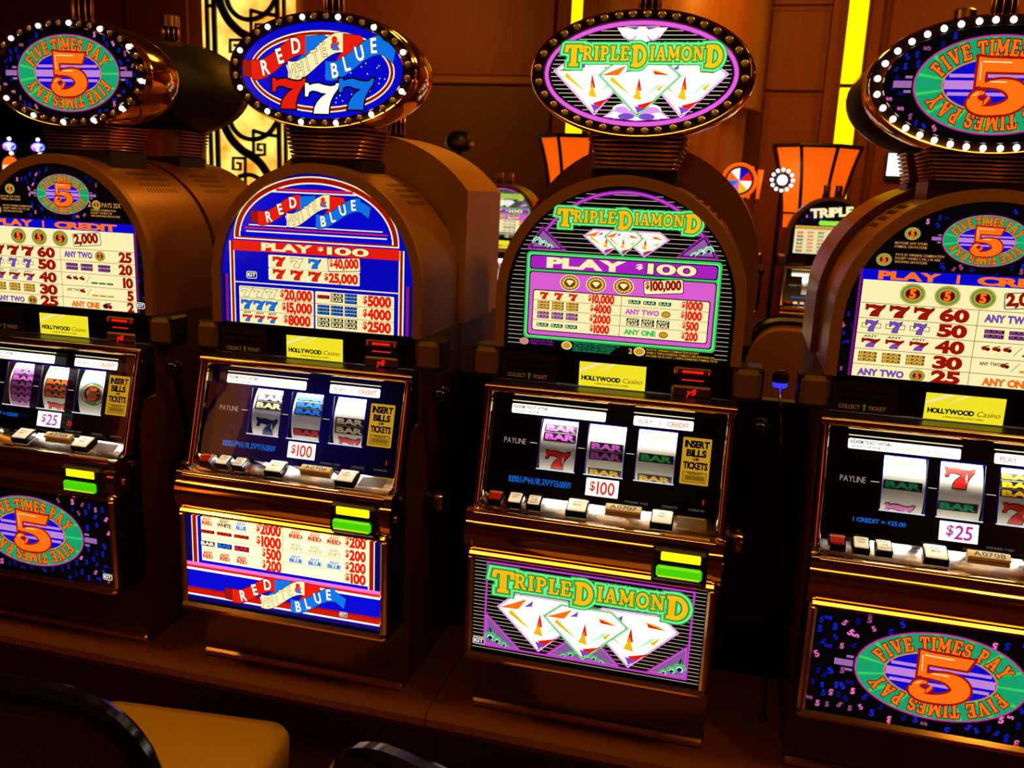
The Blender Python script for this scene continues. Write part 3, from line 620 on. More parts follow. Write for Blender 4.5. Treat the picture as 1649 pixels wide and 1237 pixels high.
def rwb_top(A, dx):
    A.poly(arch(.229, .895, .79), 'blue', 0, k=.8)
    for sx in (-1, 1):
        for a, b, c in ((.2265, .220, 'navy'), (.2205, .213, 'purple'), (.208, .2045, 'cream'), (.2045, .1985, 'darkred'), (.1985, .1955, 'cream')): A.rect(min(sx*a, sx*b), max(sx*a, sx*b), .79, .974 if a < .21 else .90, c, 1 if a > .21 else 2, k=.6 if a > .21 else 1)
    th = [math.radians(180-q*180/40) for q in range(41)]
    for g, c, L in ((.003, 'cream', 2), (0, 'darkred', 3), (-.010, 'cream', 4), (-.0135, 'blue', 5)):
        P = [(-.193-g, .982-g)]+[((.193+g)*math.cos(q), .985+(.132+g)*math.sin(q)) for q in th]+[(.193+g, .982-g)]
        A.poly(P, c, L)
    A.rect(-.165, .168, .9955, .9985, 'cream', 6); A.rect(-.168, .170, 1.003, 1.006, 'red', 6); A.rect(-.158, .158, 1.010, 1.0125, 'cream', 6); A.rect(-.10, .10, 1.083, 1.086, 'cream', 6); A.rect(-.09, .09, 1.088, 1.092, 'red', 6)
    ribbon(A, -.015, 1.047, .80, .74, 10)
    A.rect(-.199, .197, .9535, .976, 'red', 2.6); A.text('PLAY', -.126, .9575, .0150, 'cream', 5, wt=.075, width=.115, oc='maroon', ow=.03); A.text('$', .008, .9615, .010, 'cream', 5, wt=.05, width=.013); A.text('100', .027, .9575, .0150, 'cream', 5, wt=.04, width=.098, oc='maroon', ow=.03)
    A.rrect(-.112, .107, .920, .9485, .003, 'cream', 3); A.rrect(-.112, .106, .893, .9195, .003, 'cream', 3)
    A.rrect(.031, .108, .922, .9515, .003, 'maroon', 5, .07); A.rrect(.0325, .1065, .9235, .950, .003, 'cream', 6, .07)
    for x, c, o in ((-.100, 'red', 'maroon'), (-.057, 'cream', 'black'), (-.014, 'sky', 'navy')): A.seven(x, .9245, .028, .020, c, o, 7)
    for x in (-.100, -.057, -.014): A.seven(x, .8970, .028, .020, 'red', 'maroon', 7)
    A.text('$40,000', .036, .9275, .0185, 'red', 9, wt=.06, width=.067, rot=.06, oc='maroon', ow=.03); A.text('$25,000', .023, .8975, .0185, 'red', 9, wt=.06, width=.078, oc='maroon', ow=.03)
    igt(A, -.167, .893, .026); A.rect(-.195, .195, .8825, .885, 'cream', 3)
    A.rrect(-.186, -.003, .792, .8755, .003, 'cream', 3); A.rrect(.001, .186, .792, .8755, .003, 'cream', 3)
    for z in (.8205, .849): A.rect(-.186, .186, z-.0005, z+.0005, 'brown', 4)
    Z = (.8525, .8245, .7965)
    sevens(A, -.181, Z[0], 3, .027, .020, .031, 'cream', 'black', L=6); sevens(A, -.181, Z[1], 3, .027, .020, .031, 'sky', 'navy', L=6); sevens(A, -.178, Z[2], 3, .023, .0145, .031, 'red', 'maroon', 'sky', 6)
    for i in range(3): A.text('ANY', -.166+i*.031, Z[2]+.0175, .0048, 'black', 6, wt=.04, anchor='c', width=.020)
    for z, t, w_ in zip(Z, ('$20,000', '$15,000', '$8000'), (.076, .072, .064)): A.text(t, -.008 if w_ > .07 else -.012, z, .0205, 'red', 6, wt=.075, anchor='r', width=w_, oc='maroon', ow=.03)
    bars(A, .006, Z[0]+.007, 1, .029, .009, 1, .03, 'maroon', 'red', 6); bars(A, .038, Z[0]+.001, 1, .029, .010, 2, .03, 'black', 'cream', 6); bars(A, .071, Z[0], 1, .029, .0075, 3, .03, 'navy', 'sky', 6)
    bars(A, .006, Z[1], 3, .029, .0075, 3, .0325, 'navy', 'sky', 6); bars(A, .006, Z[2]+.001, 3, .029, .0105, 2, .0325, 'black', 'cream', 6)
    for z, t in zip(Z, ('$5000', '$4000', '$2500')): A.text(t, .178, z, .0205, 'red', 6, wt=.075, anchor='r', width=.064, oc='maroon', ow=.03)
def rwb_belly(A, dx):
    A.rect(-.231, .231, .185, .385, 'blue', 0)
    for sx in (-1, 1):
        for a, b, c in ((.231, .218, 'navy'), (.217, .2145, 'cream'), (.2145, .205, 'darkred'), (.205, .202, 'cream')): A.rect(min(sx*a, sx*b), max(sx*a, sx*b), .262, .385, c, 1)
    A.rect(-.193, .202, .283, .385, 'cream', 2, k=1.35)
    for z in (.3095, .336, .365): A.rect(-.193, .202, z-.0004, z+.0004, 'brown', 3)
    A.rect(.005, .006, .295, .385, 'brown', 3)
    A.rect(-.231, .231, .257, .262, 'white', 3, k=1.6); A.rect(-.231, .231, .262, .268, 'red', 2); A.rect(-.231, .231, .268, .276, 'pink', 2); A.rect(-.231, .231, .212, .216, 'darkred', 2)
    A.rect(-.231, .231, .198, .212, 'red', 2, k=.7); A.rect(-.231, .231, .196, .2, 'white', 3); A.rect(-.231, .231, .185, .1935, 'navy', 2)
    Z = (.368, .3395, .3125, .2855)
    for i in range(3):
        x = -.178+i*.042; c = ('red', 'brown', 'sky')[i]
        A.text('ANY', x, Z[0]+.009, .007, c, 5, wt=.05, anchor='c', width=.022); A.text(('RED', 'WHITE', 'BLUE')[i], x, Z[0]-.0005, .008, c, 5, wt=.06, anchor='c', width=.024 if i != 1 else .034)
        A.rect(x-.018, x+.018, Z[1]+.008, Z[1]+.016, 'maroon', 4); A.text('BAR', x, Z[1]+.0095, .005, 'red', 5, wt=.04, anchor='c', width=.03)
        A.rect(x-.018, x+.018, Z[2]+.005, Z[2]+.017, 'navy', 4); A.text('BAR', x, Z[2]+.0075, .0072, ('cream', 'sky', 'red')[i], 5, wt=.06, anchor='c', width=.031)
        A.text('ANY', x, Z[3]+.013, .007, 'red', 5, wt=.06, anchor='c', width=.022); A.text('RED', x, Z[3]+.004, .008, 'red', 5, wt=.075, anchor='c', width=.024)
        y = .036+i*.0445
        for z, c, t in ((.366, 'red', 'RED'), (.338, 'brown', 'WHITE'), (.3105, 'sky', 'BLUE')): A.text('ANY', y, z+.0105, .007, c, 5, wt=.05 if c != 'brown' else 0, anchor='c', width=.022); A.text(t, y, z+.0015, .008, c, 5, wt=.06 if c != 'brown' else 0, anchor='c', width=.030)
    for z, t in zip(Z, ('$2000', '$1000', '$500', '$200')): A.text(t, .000, z-.002, .0225, 'red', 6, wt=.075, anchor='r', width=.058 if len(t) > 4 else .045, oc='maroon', ow=.02)
    for z, t in zip((.366, .338, .311, .2855), ('$200', '$200', '$200', '$100')): A.text(t, .196, z, .0205, 'red', 6, wt=.075, anchor='r', width=.046, oc='maroon', ow=.02)
    ribbon(A, .003, .232, .82, .80, 6); igt(A, .137, .204, .018)
def rwb_topper(A, dx, cz):
    c = dx; A.ellipse(c, cz, .189, .099, 'blue', 0)
    for g, cc, L in ((0, 'cream', 1), (.003, 'darkred', 2), (.009, 'cream', 3), (.012, 'blue', 4)): A.ellipse(c, cz-.002, .168-g, .083-g, cc, L)
    stars(A, 24, lambda x, z: in_ell(x, z, c, cz, .15, .07) and x > .03 and z < cz+.02, 3, 5)
    ribbon(A, c-.012, cz+.028, 1.0, 1.0, 8)
    for x, z, cl, oc in ((-.112, -.078, 'red', 'maroon'), (-.035, -.087, 'white', 'black'), (.044, -.077, 'sky', 'navy')): A.seven(c+x, cz+z, .076, .062, cl, 'black', 24, ow=.055)

# ------------------------------------------------------------------ room shell
def build_room():
    m = MB(); m.box(-26, 7, -6, 25, -0.1, 0.0, CARPET); struct(m.build('floor'))
    m = MB(); m.box(-26, 7, -6, 25, 3.6, 3.7, CEILM); struct(m.build('ceiling'))
    m = MB(); m.box(-5.7, 7, 6.0, 6.3, 0, 3.6, WALLM); wb = struct(m.build('wall_back'))
    m = MB(); m.box(-26, -5.7, 6.0, 6.3, 2.36, 3.6, WALLM); struct(m.build('wall_bulkhead'))
    m = MB(); m.box(-26, -5.7, 24, 24.2, 0, 3.6, WALLD); struct(m.build('wall_far'))
    m = MB(); m.box(7.0, 7.2, -6, 6.3, 0, 3.6, WALLM); struct(m.build('wall_right'))
    m = MB(); m.box(-26.2, -26, -6, 25, 0, 3.6, WALLD); struct(m.build('wall_left'))
    m = MB(); m.box(-26.2, 7.2, -6.2, -6.0, 0, 3.6, WALLM); struct(m.build('wall_front'))
    # raised wall panels with shadow gaps between
    def panel(x0, x1, z0, z1, mat): q = MB(); q.bbox(x0, x1, 5.965, 6.0, z0, z1, .008, mat); q.build('wall_panel', wb)
    for x0, x1 in ((-5.65, -4.98), (-3.80, -1.48)):
        panel(x0, x1, 2.66, 3.58, WALLM); panel(x0, x1, 0.1, 2.58, WALLD if x0 > -4 else WALLM)
    for z0, z1 in ((0.1, 2.53), (2.57, 3.17), (3.21, 3.58)): panel(.27, .72, z0, z1, WALLM)
    panel(1.15, 3.2, .1, 3.58, WALLM); panel(3.3, 6.9, .1, 3.58, WALLM)
    q = MB(); q.bbox(-3.80, -1.48, 5.93, 6.0, 2.585, 2.655, .012, TRIMM); struct(q.build('trim_1'))
    q = MB(); q.bbox(-5.65, -4.98, 5.93, 6.0, 2.585, 2.655, .012, TRIMM); struct(q.build('trim_2'))
    # pilasters that carry the light strips
    for n, x0, x1 in ((3, .72, 1.08), (4, -1.42, -1.08)):
        q = MB(); q.box(x0, x1, 5.90, 6.0, 0, 3.6, WALLM); struct(q.build('trim_%d' % n))
build_room()
AMBERM = princ('amber_glass', srgb((255, 190, 40)), 0.3, noise=((1, 1, 1), 5, 0.1), emis=srgb((255, 235, 0)), estr=1.6, sampling='AUTO')
def light_strip(x, w, label):
    t = empty('wall_light_strip', (x, 5.9, 2.0), label, 'wall light', 'yellow wall light strips')
    z = .12
    for i, (z0, z1) in enumerate(((-.3, .585), (.615, 1.55))):
        q = MB(); q.bbox(-w/2, w/2, -.05, 0, z0, z1, .006, AMBERM); q.build('glass_section', t)
    q = MB(); q.box(-w/2, w/2, -.04, 0, .585, .615, BLACK); q.build('joint_bar', t)
    q = MB()
    for s in (-1, 1): q.box(s*(w/2+.006)-.006, s*(w/2+.006)+.006, -.055, 0, -.3, 1.55, TRIMM)
    q.build('side_trim', t)
light_strip(.900, .14, 'tall yellow glowing wall strip to the right of the fluted column')
light_strip(-1.245, .14, 'tall yellow glowing wall strip to the left of the fluted column')
def column():
    t = empty('fluted_column', (-.45, 5.55, 0), 'fluted brown wooden column behind the triple diamond machine', 'column')
    n = 24*4; R0 = .62
    def ring(z, r, fl):
        return [((r-(fl if (k % 4) in (1, 2) else 0))*math.cos(2*PI*k/n), (r-(fl if (k % 4) in (1, 2) else 0))*math.sin(2*PI*k/n), z) for k in range(n)]
    q = MB(); q.loft([ring(0, .60, .022), ring(2.36, .60, .022)], COLUMN, smooth=False); q.build('fluted_shaft', t)
    q = MB(); q.lathe([(.60, 2.36), (.70, 2.36), (.705, 2.375), (.705, 3.57), (.70, 3.58)], COLUMN, n=48); q.build('upper_drum', t)
column()
def deco_panel():
    t = empty('illuminated_panel', (-4.34, 5.99, 1.5), 'glowing amber stone panel with black curling ironwork', 'light panel')
    m = bpy.data.materials.new('amber_alabaster'); m.use_nodes = True; nt = m.node_tree; b = nt.nodes['Principled BSDF']
    tc = nt.nodes.new('ShaderNodeTexCoord'); nz = nt.nodes.new('ShaderNodeTexNoise'); nz.inputs['Scale'].default_value = 4.5; nz.inputs['Detail'].default_value = 6
    nt.links.new(tc.outputs['Object'], nz.inputs['Vector']); rp = nt.nodes.new('ShaderNodeValToRGB')
    rp.color_ramp.elements[0].position = .34; rp.color_ramp.elements[0].color = (*srgb((255, 150, 30)), 1); rp.color_ramp.elements[1].position = .58; rp.color_ramp.elements[1].color = (*srgb((255, 232, 110)), 1)
    nt.links.new(nz.outputs['Fac'], rp.inputs[0]); nt.links.new(rp.outputs[0], b.inputs['Base Color']); nt.links.new(rp.outputs[0], b.inputs['Emission Color']); b.inputs['Emission Strength'].default_value = 1.15
    q = MB(); q.box(-.46, .46, -.06, 0, -1.2, 2.0, m); q.build('stone_pane', t)
    IRON = BLACK
    def bar(pts, w, name):
        P = [Vector(p) for p in pts]; q = MB()
        A = []; B = []
        for i, p in enumerate(P):
            d = (P[min(i+1, len(P)-1)]-P[max(i-1, 0)]).normalized(); nn = Vector((-d.y, d.x))*w/2; A.append(p+nn); B.append(p-nn)
        n = len(P)
        vs = [(a.x, -.085, a.y) for a in A]+[(b_.x, -.085, b_.y) for b_ in B]+[(a.x, -.062, a.y) for a in A]+[(b_.x, -.062, b_.y) for b_ in B]
        F = []
        for i in range(n-1): F += [(i, i+1, n+i+1, n+i), (2*n+i, 2*n+i+1, 3*n+i+1, 3*n+i), (i, i+1, 2*n+i+1, 2*n+i), (n+i, n+i+1, 3*n+i+1, 3*n+i)]
        q.add(vs, F, IRON); q.build(name, t)
    def smooth(P, n=5):
        out = []; N_ = len(P)
        for i in range(N_-1):
            p0, p1, p2, p3 = P[max(0, i-1)], P[i], P[i+1], P[min(N_-1, i+2)]
            for e in range(n):
                u = e/n; out.append(tuple(.5*(2*p1[m]+(p2[m]-p0[m])*u+(2*p0[m]-5*p1[m]+4*p2[m]-p3[m])*u*u+(3*p1[m]-p0[m]-3*p2[m]+p3[m])*u**3) for m in range(2)))
        return out+[P[-1]]
    for x, w_ in ((-.398, .035), (-.325, .045), (.318, .040), (.385, .032)): bar([(x, -1.2), (x, 2.0)], w_, 'upright_bar')
    for z in (1.735, -.2): bar([(-.398, z), (-.30, z)], .03, 'cross_bar')
    for dz in (0, -1.05, -2.1):
        sh = lambda P: [(a, b+dz) for a, b in P if -1.2 < b+dz < 2.0]
        for P, w_, sm_ in (([(-.29, 1.90), (-.264, 1.783), (-.236, 1.705), (-.169, 1.602), (-.064, 1.511), (.02, 1.47), (.12, 1.40), (.20, 1.30), (.29, 1.20)], .075, 1),
                      ([(-.20, 1.85), (-.187, 1.782), (-.151, 1.705), (-.075, 1.64), (.031, 1.614), (.138, 1.633), (.23, 1.689), (.30, 1.777)], .042, 1),
                      ([(.052, 1.70), (.052, 1.47)], .024, 0), ([(.048, 1.695), (.184, 1.662), (.318, 1.648)], .034, 0),
                      ([(-.03, 1.44), (-.166, 1.44), (-.169, 1.335), (-.092, 1.335), (-.090, 1.394), (-.129, 1.394)], .028, 0),
                      ([(.05, 1.47), (.168, 1.48), (.169, 1.575), (.099, 1.573), (.098, 1.519), (.137, 1.52)], .028, 0),
                      ([(-.037, 1.45), (-.044, 1.19)], .024, 0), ([(-.114, 1.266), (-.034, 1.289), (.045, 1.285), (.123, 1.247)], .04, 1)):
            Q = sh(P)
            if len(Q) > 1: bar(smooth(Q) if sm_ else Q, w_, 'curved_bar' if sm_ else 'key_bar')
deco_panel()
SHADE = princ('orange_shade', srgb((255, 120, 20)), .5, noise=((1, 1, 1), 3, .2), emis=srgb((255, 96, 8)), estr=.85, sampling='AUTO')
def lantern(x, y, label, zt=1.487+HC, zb=.93+HC, rt_=.305, rb=.20):
    t = empty('lantern_lamp', (x, y, 0), label, 'lamp', 'flared orange lantern lamps')
    def rad(u): return rb+(rt_-rb)*u**1.9
    n = 8; rings = []
    for k in range(9):
        u = k/8; r = rad(u); rings.append([(r*math.cos(2*PI*(j+.5)/n), r*math.sin(2*PI*(j+.5)/n), zb+(zt-zb)*u) for j in range(n)])
    q = MB(); q.loft(rings, SHADE, smooth=False, cap0=True, cap1=False); q.build('shade', t)
    for j in range(n):
        a = 2*PI*(j+.5)/n
        q = MB(); q.tube([((rad(k/8)+.006)*math.cos(a), (rad(k/8)+.006)*math.sin(a), zb+(zt-zb)*k/8) for k in range(9)], .013, BLACK, 6); q.build('rib', t)
    q = MB(); q.tube([((rt_+.006)*math.cos(2*PI*(j+.5)/n), (rt_+.006)*math.sin(2*PI*(j+.5)/n), zt) for j in range(n)], .016, BLACK, 6, closed=True); q.build('top_rim', t)
    q = MB(); q.tube([((rad(.18)+.006)*math.cos(2*PI*(j+.5)/n), (rad(.18)+.006)*math.sin(2*PI*(j+.5)/n), zb+(zt-zb)*.18) for j in range(n)], .008, BLACK, 6, closed=True); q.build('band_ring', t)
    q = MB(); q.lathe([(.22, 0), (.22, .05), (.09, .12), (.07, .3), (.07, zb-.05), (rb*.9, zb)], BLACK, n=12); q.build('stand', t)
    return t
lantern(.66, 5.05, 'flared orange lantern lamp with black ribs behind the far slot machines')
lantern(-.95, 4.70, 'orange lantern lamp half hidden behind the triple diamond topper')
lantern(-2.9, -2.6, 'flared orange lantern added unseen behind the viewer on the left for gold reflections')  # this lantern and the next are added out of view for the gold to reflect
lantern(2.0, -3.0, 'flared orange lantern added unseen behind the viewer on the right for gold reflections')

# ------------------------------------------------------------------ counter
def build_counter(y0, y1, x0, label, nose=True, cuts=None, front=-1):
    t = empty('machine_counter', (x0, y0, 0), label, 'counter')
    L = y1-y0
    prof = [(.0, HC-.055), (-.012, HC-.045), (-.018, HC-.030), (-.016, HC-.014), (-.008, HC-.004), (.006, HC), (L, HC), (L, HC-.06), (.02, HC-.06)]
    for a, b in zip(cuts, cuts[1:]):
        q = MB(); q.prism(prof, 'x', a+.0012, b-.0012, COUNTER, smooth=False); q.build('counter_section', t)
        q = MB(); q.box(a+.001, b-.001, .06, L-.03, 0, HC-.061, SIDE); q.build('base_cabinet', t)
        q = MB(); q.box(a+.001, b-.001, .10, L-.05, 0, .001, BLACK)
    return t
build_counter(-.075, .735, 0, 'dark red-brown counter the four front slot machines stand on', cuts=[-2.31, -.335, 1.65])
build_counter(3.90, 4.45, 0, 'dark counter under the far row of slot machines', cuts=[-2.6, -1.3, 0, 1.3, 2.6])

# ------------------------------------------------------------------ slot machines
UPV = Vector((0, .27472, .96152)); NV = Vector((0, -.96152, .27472)); A0 = Vector((0, -.03708, .48631))
def G(u, w_, l): return A0+Vector((u, 0, 0))+UPV*w_+NV*l
RR, W0, D0 = .095, .1235, .012
def reelmap(xc):
    def f(x, s, l):
        a = s/RR; return A0+Vector((xc+x, 0, 0))+UPV*(W0+(RR+l)*math.sin(a))-NV*(D0+RR-(RR+l)*math.cos(a))
    return f
REELX = (-.094, .004, .105); RW = .038
FACE_KEY = {}
def glass_mat():
    if 'clear_glass' in MATS: return MATS['clear_glass']
    m = bpy.data.materials.new('clear_glass'); m.use_nodes = True; nt = m.node_tree; nt.nodes.clear()
    o = nt.nodes.new('ShaderNodeOutputMaterial'); mx = nt.nodes.new('ShaderNodeMixShader'); tr = nt.nodes.new('ShaderNodeBsdfTransparent'); gl = nt.nodes.new('ShaderNodeBsdfGlossy'); fr = nt.nodes.new('ShaderNodeFresnel')
    fr.inputs[0].default_value = 1.5; gl.inputs['Roughness'].default_value = .01
    nt.links.new(fr.outputs[0], mx.inputs[0]); nt.links.new(tr.outputs[0], mx.inputs[1]); nt.links.new(gl.outputs[0], mx.inputs[2]); nt.links.new(mx.outputs[0], o.inputs[0])
    MATS['clear_glass'] = m; return m

def add_candle(t, x, y, z, h, caps=('gold',)):
    q = MB(); q.lathe([(.022, 0), (.022, .012), (.019, .014), (.019, h)], BLACKG, (x, y, z), n=14); c = q.build('tower_light', t)
    q = MB()
    for k in range(10):
        a = 2*PI*k/10; q.tube([(x+.0215*math.cos(a), y+.0215*math.sin(a), z+.012), (x+.0215*math.cos(a), y+.0215*math.sin(a), z+h)], .0016, GOLDB, 5)
    q.build('rib_cage', c)
    q = MB(); q.lathe([(.024, h), (.024, h+.028), (.020, h+.032), (.010, h+.034)], GOLDB, (x, y, z), n=14); q.build('cap', c)
def add_neck(t, dx, dz, y0=.105, y1=.235):
    q = MB(); q.box(dx-.085, dx+.085, y0+.005, y1, 1.09, 1.158, BLACK); q.build('neck_base', t)
    q = MB(); rings = []; n = 8; z0, z1 = 1.158, 1.228+dz
    for k in range(n):
        for e, o in ((0, -.007), (.12, -.001), (.3, .002), (.5, .003), (.7, .002), (.88, -.001), (1, -.007)):
            u = (k+e)/n; hw = .078+.018*u+o; z = z0+(z1-z0)*u
            rings.append([(dx-hw, y0-o*.3, z), (dx-hw*.93, y0-.010-o, z), (dx+hw*.93, y0-.010-o, z), (dx+hw, y0-o*.3, z), (dx+hw, y1, z), (dx-hw, y1, z)])
    q.loft(rings, princ('neck_bronze', (.55, .30, .10), .20, .95), smooth=True); q.build('neck', t, sharp=42)
BULB_ME = {}
def bulb_mesh(lit):
    if lit not in BULB_ME:
        q = MB(); q.ell((0, -.0015, 0), .0056, .0056, .0056, BULBON if lit else BULBOFF, 10, 6)
        if not lit: q.lathe([(.0075, .002), (.0078, -.001), (.0062, -.0018)], GOLDB, axis='y', n=10)
        o = q.build('bulb'); BULB_ME[lit] = o.data; bpy.data.objects.remove(o)
    return BULB_ME[lit]
def ellpts(dx, cz, a, b, y, n=56): return [(dx+a*math.cos(2*PI*k/n), y, cz+b*math.sin(2*PI*k/n)) for k in range(n)]
def add_topper(t, dx, cz, artf, lit, ph=0, y=.085, shell=None, k=1.0):
    sh = shell or GOLD
    q = MB(); q.loft([ellpts(dx, cz, a, b, yy) for a, b, yy in ((.190, .100, y+.006), (.213, .117, y-.004), (.217, .120, y+.004), (.2185, .1215, y+.014), (.2185, .1215, y+.06), (.214, .118, y+.10), (.198, .106, y+.145), (.165, .085, y+.18), (.10, .05, y+.20), (.02, .01, y+.205))], sh, cap0=False)
    q.build('topper_shell', t)
    q = MB(); q.loft([ellpts(dx, cz, a, b, yy) for a, b, yy in ((.2085, .1135, y-.0065), (.1905, .1005, y-.0035), (.1880, .0985, y-.0065), (.1860, .0965, y+.001))], princ('bulb_channel', (.10, .055, .03), .15, .9), cap0=False, cap1=False)
    q.loft([ellpts(dx, cz, a, b, yy) for a, b, yy in ((.2135, .1175, y-.003), (.212, .1165, y-.008), (.2085, .1135, y-.0065))], GOLD, cap0=False, cap1=False)
    q.build('bulb_ring', t)
    q = MB(); q.loft([ellpts(dx, cz, .1885, .099, yy) for yy in (y+.0005, y+.005)], BLACKG); face = q.build('topper_face', t)
    A = Art(lambda x, z, l: (x, y-l, z), k=k); artf(A, dx, cz); A.build('topper_print', face)
    # 36 bulbs spaced evenly round the rim
    N = 720; P = [(.1995*math.sin(2*PI*i/N), .1075*math.cos(2*PI*i/N)) for i in range(N+1)]; S = [0]
    for a, b in zip(P, P[1:]): S.append(S[-1]+math.hypot(b[0]-a[0], b[1]-a[1]))
    for j in range(36):
        d = S[-1]*((j+ph) % 36)/36; i = next(i for i in range(N+1) if S[i] >= d); on = lit(j)
        o = bpy.data.objects.new('bulb', bulb_mesh(on)); col.objects.link(o); o.parent = t; o.location = (dx+P[i][0], y-.005, cz+P[i][1])
def add_hood(t, y0=.062, y1=.30, r=.25, cz=.897, z0=.79, mat=None, name='hood'):
    q = MB(); q.prism(arch(r, cz, z0, 36), 'y', y0, y1, mat or BROWN, smooth=True); return q.build(name, t)
def add_vent(hood, ang0=32, y0=.14, y1=.26, r=.25, cz=.897, sgn=1):
    q = MB()
    for row in range(4):
        for c in range(10):
            a = math.radians(ang0+row*4.5); y = y0+(y1-y0)*(c+.5*(row % 2))/10; p = Vector((sgn*math.sin(a)*(r+.0004), y, cz+math.cos(a)*(r+.0004)))
            tn = Vector((sgn*math.cos(a), 0, -math.sin(a))); nn = Vector((sgn*math.sin(a), 0, math.cos(a))); dy = Vector((0, 1, 0))
            v = [p-tn*.0055-dy*.0022, p+tn*.0055-dy*.0022, p+tn*.0055+dy*.0022, p-tn*.0055+dy*.0022]
            q.add([tuple(x_) for x_ in v]+[tuple(x_-nn*.002) for x_ in v], [(0, 1, 2, 3), (0, 1, 5, 4), (1, 2, 6, 5), (2, 3, 7, 6), (3, 0, 4, 7)], BLACK)
    q.build('vent_slots', hood)
def sym(A, typ, s, c):
    if typ.startswith('bar'):
        n = int(typ[3]); h = .0185 if n < 3 else .0155
        for i in range(n):
            z0 = s-n*h/2+i*h
            A.rect(-.034, .034, z0+.0007, z0+h/2, 'black', 3); A.rect(-.034, .034, z0+h/2, z0+h-.0007, 'black', 3)
            A.text('BAR', 0, z0+h*.2, h*.6, c, 6, wt=.075, anchor='c', width=.058)
    elif typ == 'seven': A.seven(-.025, s-.019, .048, .038, c, 'black', 5, ow=.05)
    elif typ == 'bar7':
        A.rect(-.035, .035, s-.009, s+.009, 'black', 2); A.rect(-.033, .033, s-.0065, s+.0065, 'cream', 3); A.text('B', -.024, s-.005, .010, 'black', 4, wt=.05, anchor='c'); A.text('R', .026, s-.005, .010, 'black', 4, wt=.05, anchor='c'); A.seven(-.018, s-.0215, .036, .043, c, 'maroon', 6)
    elif typ == 'five':
        A.ellipse(0, s, .033, .027, 'teal', 3, 24); A.ellipse(0, s, .027, .0215, 'ochre', 4, 24); A.ellipse(0, s, .023, .018, 'maroon', 5, 20); A.five(-.014, s-.015, .028, .030, 'orange', 'darkred', 8)
    elif typ == 'ell': A.ellipse(0, s, .022, .010, 'ochre', 3, 20); A.ellipse(0, s, .018, .007, 'cream', 4, 20)

